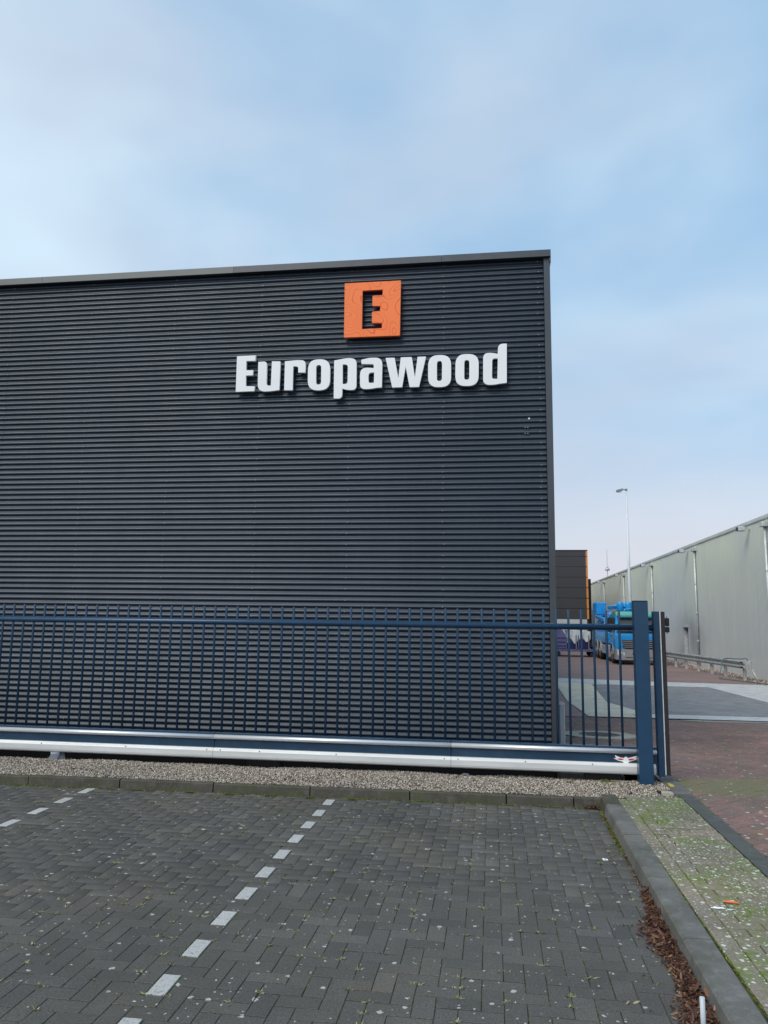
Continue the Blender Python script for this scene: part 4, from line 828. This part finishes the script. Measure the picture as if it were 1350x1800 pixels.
# tank and upper gear
b = B(); b.tube([(7.6, YF+2.5, T(1.85)), (7.6, YF+2.7, T(1.85)), (7.6, YF+9.1, T(1.85)), (7.6, YF+9.4, T(1.85))], [.7, .98, .98, .7], 28); P_(tk, b, 'tank', 'blue')
b = B(); b.box(X0+.12, X1-.12, YF+2.3, YF+2.42, T(.9), T(2.6), .01); b.box(X0+.05, X0+.35, YF+2.45, YF+8.8, T(1.0), T(1.62), .04); P_(tk, b, 'side_casing', 'blue')
b = B(); b.box(X0+.02, X0+.62, YF+7.0, YF+8.7, T(2.62), T(3.38), .04); P_(tk, b, 'top_tank_box', 'blue')
b = B(); b.tube([(X0+.05, YF+6.9, T(2.5)), (X0+.35, YF+5.5, T(2.3)), (X0+.15, YF+3.8, T(1.9)), (X0+.05, YF+3.0, T(1.2))], .12, 10); P_(tk, b, 'suction_hose', 'blue')
for x_ in (7.02, 7.44):
    t_ = B(); t_.tube([(x_, YF+2.1, T(2.60)), (x_, YF+2.1, T(3.20)), (x_, YF+2.1, T(3.27)), (x_, YF+2.1, T(3.30))], [.185, .185, .15, .06], 18); P_(tk, t_, 'filter_canister', 'blue')
b = B(); b.tube([(X0+.7, YF+6.2, T(3.05)), (7.1, YF+2.6, T(3.05)), (7.9, YF+2.4, T(3.05))], .13, 12); P_(tk, b, 'boom_pipe', 'blue')
b = B(); b.tube([(6.95, YF+1.2, T(2.72)), (7.15, YF+1.15, T(2.88)), (7.6, YF+1.15, T(2.93)), (8.05, YF+1.15, T(2.88)), (8.25, YF+1.2, T(2.72))], .022, 8); P_(tk, b, 'roof_bar', 'blue')
b = B(); b.tube([(X0+.2, YF+2.1, T(1.8)), (X0+.25, YF+2.1, T(2.55)), (X0+.45, YF+2.15, T(2.72)), (X0+.8, YF+2.2, T(2.70))], .10, 12); P_(tk, b, 'air_intake_hose', 'black')
b = B()
for y_ in (YF+3.2, YF+4.4, YF+5.6, YF+6.8): b.tube([(X0+.35, y_, T(2.55)), (X0+.35, y_, T(2.98))], .014, 5)
b.tube([(X0+.35, YF+3.2, T(2.98)), (X0+.35, YF+6.8, T(2.98))], .014, 5); b.tube([(X0+.35, YF+3.2, T(2.78)), (X0+.35, YF+6.8, T(2.78))], .014, 5)
P_(tk, b, 'walkway_rail', 'blue')
b = B(); b.box(X0+.03, X0+.5, YF+4.0, YF+4.5, T(1.65), T(2.1), .05); P_(tk, b, 'pump_box', 'greyp')
# ------------------------------------------------------------------ small things on the ground
# leaf litter along the side kerb
def leaves(name, spots, lab=None, mat='leaf', size=(.005, .014), k='stuff'):
    co, fa = [], []
    for (x_, y_, z_) in spots:
        s_ = random.uniform(*size); a_ = random.uniform(0, 6.28); tl = random.uniform(-.9, .9); t2 = random.uniform(-.9, .9); cv = random.uniform(.1, .5)
        R_ = Matrix.Rotation(a_, 3, 'Z') @ Matrix.Rotation(tl, 3, 'X') @ Matrix.Rotation(t2, 3, 'Y')
        pts = [(-1.6, 0, 0), (-.5, -.42, cv*.5), (.6, -.40, cv*.5), (1.6, 0, .1), (.6, .40, cv*.5), (-.5, .42, cv*.5), (0, 0, -.05)]
        n0 = len(co)
        for p in pts: co.append(tuple(R_ @ (Vector(p)*s_) + Vector((x_, y_, z_))))
        for q in ((0, 1, 6), (1, 2, 6), (2, 3, 6), (3, 4, 6), (4, 5, 6), (5, 0, 6)): fa.append(tuple(n0+v for v in q))
    me = bpy.data.meshes.new(name); me.from_pydata(co, [], fa); o = link(name, me, mat); 
    if k: o['kind'] = k
    return o
inn = lambda y: kx(y)-.015
sp_ = []
for i in range(7000):
    y_ = random.uniform(2.6, 5.45); wd = .135*min(1, max(.25, (5.55-y_)/.6))*(.8+.25*math.sin(y_*7)); u = abs(random.gauss(0, .5)); 
    if u > 1.25: continue
    sp_.append((inn(y_)-.008-u*wd, y_, .004+.034*(1-min(1, u))*random.random()+.004))
for i in range(110):
    y_ = random.uniform(5.4, 7.7); sp_.append((inn(y_)-abs(random.gauss(0, .018)), y_, .006))
leaves('leaf_litter', sp_)
leaves('leaf_litter', [(s[0], s[1], s[2]+.012) for s in random.sample(sp_, 70)], size=(.014, .024))
leaves('leaf_litter', [(1.0-abs(random.gauss(0, .06)), 7.79-abs(random.gauss(0, .035)), .006+.02*random.random()) for i in range(260)])
leaves('twig_litter', [(random.uniform(.6, .98), random.uniform(3, 6), .006) for i in range(40)], mat='weed', size=(.006, .012))
def one_leaf(x_, y_, s_, a_, lab):
    b = B(); rr = [(-1, 0, 0), (-.6, -.5, .2), (.1, -.62, .25), (.7, -.35, .15), (1.1, 0, .05), (.7, .4, .2), (.1, .55, .3), (-.6, .45, .2)]
    c_ = b.bm.verts.new((0, 0, 0)); vs_ = [b.bm.verts.new(Vector(p)*s_) for p in rr]
    for i in range(8): b.bm.faces.new((c_, vs_[i], vs_[(i+1) % 8]))
    o = b.obj('fallen_leaf', 'leaf_orange'); o.location = (x_, y_, .045); o.rotation_euler = (.3, -.25, a_); return tag(o, lab, 'leaf')
one_leaf(.985, 4.0, .026, 1.4, 'large rusty brown leaf standing up in the litter above the other orange leaf')
one_leaf(1.0, 3.86, .028, .3, 'curled pale orange leaf low against the kerb at the bottom of the litter')
b = B(); b.tube([(.868, 3.60, 0), (.867, 3.60, .197)], .0105, 12); pn = b.mesh('plastic_pin'); pn.materials.append(M['pin']); tag(link('plastic_pin', pn, None), 'short pale plastic rod standing upright in the leaf litter by the kerb', 'rod')
b = B(); b.tube([(-.042, 0, 0), (.0, .003, .001), (.042, 0, 0)], [.0065, .0075, .006], 8); o = b.obj('orange_stick', 'orange_stick', None, (1.409, 5.054, .109)); o.rotation_euler = (0, 0, -.25); tag(o, 'short orange plastic stick lying on the mossy sidewalk', 'stick')
def crumple(name, x_, y_, z_, sx, sy, sz, mat, lab, cat, seed=1, n=1):
    bm = bmesh.new(); bmesh.ops.create_icosphere(bm, subdivisions=2, radius=1); rr = random.Random(seed)
    for v in bm.verts: k_ = rr.uniform(.45, 1.25); v.co = Vector((v.co.x*sx*k_, v.co.y*sy*k_, max(-.0, v.co.z)*sz*k_))
    me = bpy.data.meshes.new(name); bm.to_mesh(me); bm.free(); o = link(name, me, mat, None, (x_, y_, z_)); return tag(o, lab, cat)
crumple('torn_paper', 1.305, 4.965, .1015, .035, .018, .006, 'white_sign', 'torn white scrap of paper on the sidewalk left of the orange stick', 'litter', 3)
crumple('torn_paper', 1.372, 4.953, .1015, .024, .012, .005, 'galv', 'small greyish scrap of foil on the sidewalk just below the orange stick', 'litter', 4)
crumple('plastic_wrapper', -5.10, 8.60, .088, .10, .07, .13, 'film', 'crumpled clear plastic wrapper lying on the gravel under the left end of the gate', 'litter', 8)
crumple('paper_scrap', -.30, 8.62, .09, .05, .03, .03, 'film', 'small torn paper scrap on the gravel under the middle of the gate', 'litter', 9)
crumple('pale_pebble', .826, 6.14, .0, .022, .016, .012, 'white_sign', 'white pebble with a thin twig on the dark pavers near the side kerb', 'pebble', 5)
b = B(); b.tube([(.84, 6.15, .008), (.88, 6.21, .012), (.925, 6.27, .008)], .0022, 5); tag(b.obj('twig', 'weed'), 'thin pale twig lying on the dark pavers beside the white pebble', 'twig')
# moss and weeds growing in the joints
def tufts(name, spots, mat, s0, s1, nb=14, flat=.5):
    co, fa = [], []
    for (x_, y_, z_, ax) in spots:
        for i in range(nb):
            px, py = (random.gauss(0, s1), random.gauss(0, .003)) if ax == 0 else (random.gauss(0, .003), random.gauss(0, s1))
            h_ = random.uniform(.4, 1)*s0; a_ = random.uniform(0, 6.28); wv = s0*.28; tx, ty = random.gauss(0, .6)*h_, random.gauss(0, .6)*h_
            n0 = len(co); co += [(x_+px-math.cos(a_)*wv, y_+py-math.sin(a_)*wv, z_), (x_+px+math.cos(a_)*wv, y_+py+math.sin(a_)*wv, z_), (x_+px+tx, y_+py+ty, z_+h_*flat)]; fa.append((n0, n0+1, n0+2))
    me = bpy.data.meshes.new(name); me.from_pydata(co, [], fa); o = link(name, me, mat); o['kind'] = 'stuff'; return o
def on_joint(x_, y_):                # snap to the nearest long joint of the herringbone
    i = round((x_-ox)/w); j = round((y_-oy)/w); return ox+i*w, oy+j*w
sp_ = []; cl = [(random.uniform(-6, 1), random.uniform(2.9, 7.7)) for _ in range(60)]
for i in range(1500):
    c_ = random.choice(cl); x_, y_ = c_[0]+random.gauss(0, .35), c_[1]+random.gauss(0, .3)
    if x_ > .98 or y_ > 7.7: continue
    near = min(random.sample(hb, 60), key=lambda t: (t[0]-x_)**2+(t[1]-y_)**2)
    s_ = random.choice((-1, 1))
    if near[3]: sp_.append((near[0]+s_*w/2, near[1]+random.uniform(-.9, .9)*w, -.004, 1))
    elif random.random() < .4: sp_.append((near[0]+random.uniform(-.9, .9)*w, near[1]+s_*w/2, -.004, 0))
sp_ = [s for s in sp_ if s[0] < .99 and s[1] < 7.72]
tufts('joint_moss', sp_, 'moss', .010, .026, 22)
sp_ = []
for i in range(420):
    x_, y_ = random.uniform(-6, .95), 2.9+4.8*random.random()
    jx, jy = on_joint(x_, y_); sp_.append((jx, jy, -.004, 0))
tufts('joint_weeds', sp_, 'weed', .030, .012, 16, .45)
sp_ = []
for i in range(2100):
    y_ = random.choice([random.uniform(3.0, 5.4), random.gauss(6.5, .5), random.gauss(6.9, .3), random.uniform(3, 7.8)]); x_ = random.uniform(1.27, 1.80) if random.random() < .7 else random.gauss(1.62, .1)
    if not 1.2 < x_ < 1.80: continue
    r_ = round((y_-2.0)/.1046)*.1046+2.0+.0523
    if random.random() < .75: sp_.append((x_, r_, .094, 0))
    else: sp_.append((1.268 if random.random() < .5 else x_, y_, .094, 1))
for i in range(120): sp_.append((1.162, random.uniform(3, 7.8), .094, 1))
tufts('sidewalk_moss', sp_, 'moss', .016, .024, 22)
sp_ = [(inn(y_)-.008-abs(random.gauss(0, .012)), y_, .0, 1) for y_ in [random.uniform(6.3, 7.7) for _ in range(60)]]
sp_ += [(x_, 7.755+.023*(x_-1.03)-abs(random.gauss(0, .01)), .0, 0) for x_ in [random.uniform(-6, 1) for _ in range(230)]]
tufts('kerb_weeds', sp_, 'moss', .02, .02, 12, .6)
tufts('gravel_weeds', [(random.gauss(1.18, .05), random.gauss(8.55, .02), .10, 0) for _ in range(8)]+[(random.uniform(-6, 1.6), random.uniform(8.0, 8.6), .095, 0) for _ in range(10)], 'moss', .03, .02, 14, .8)
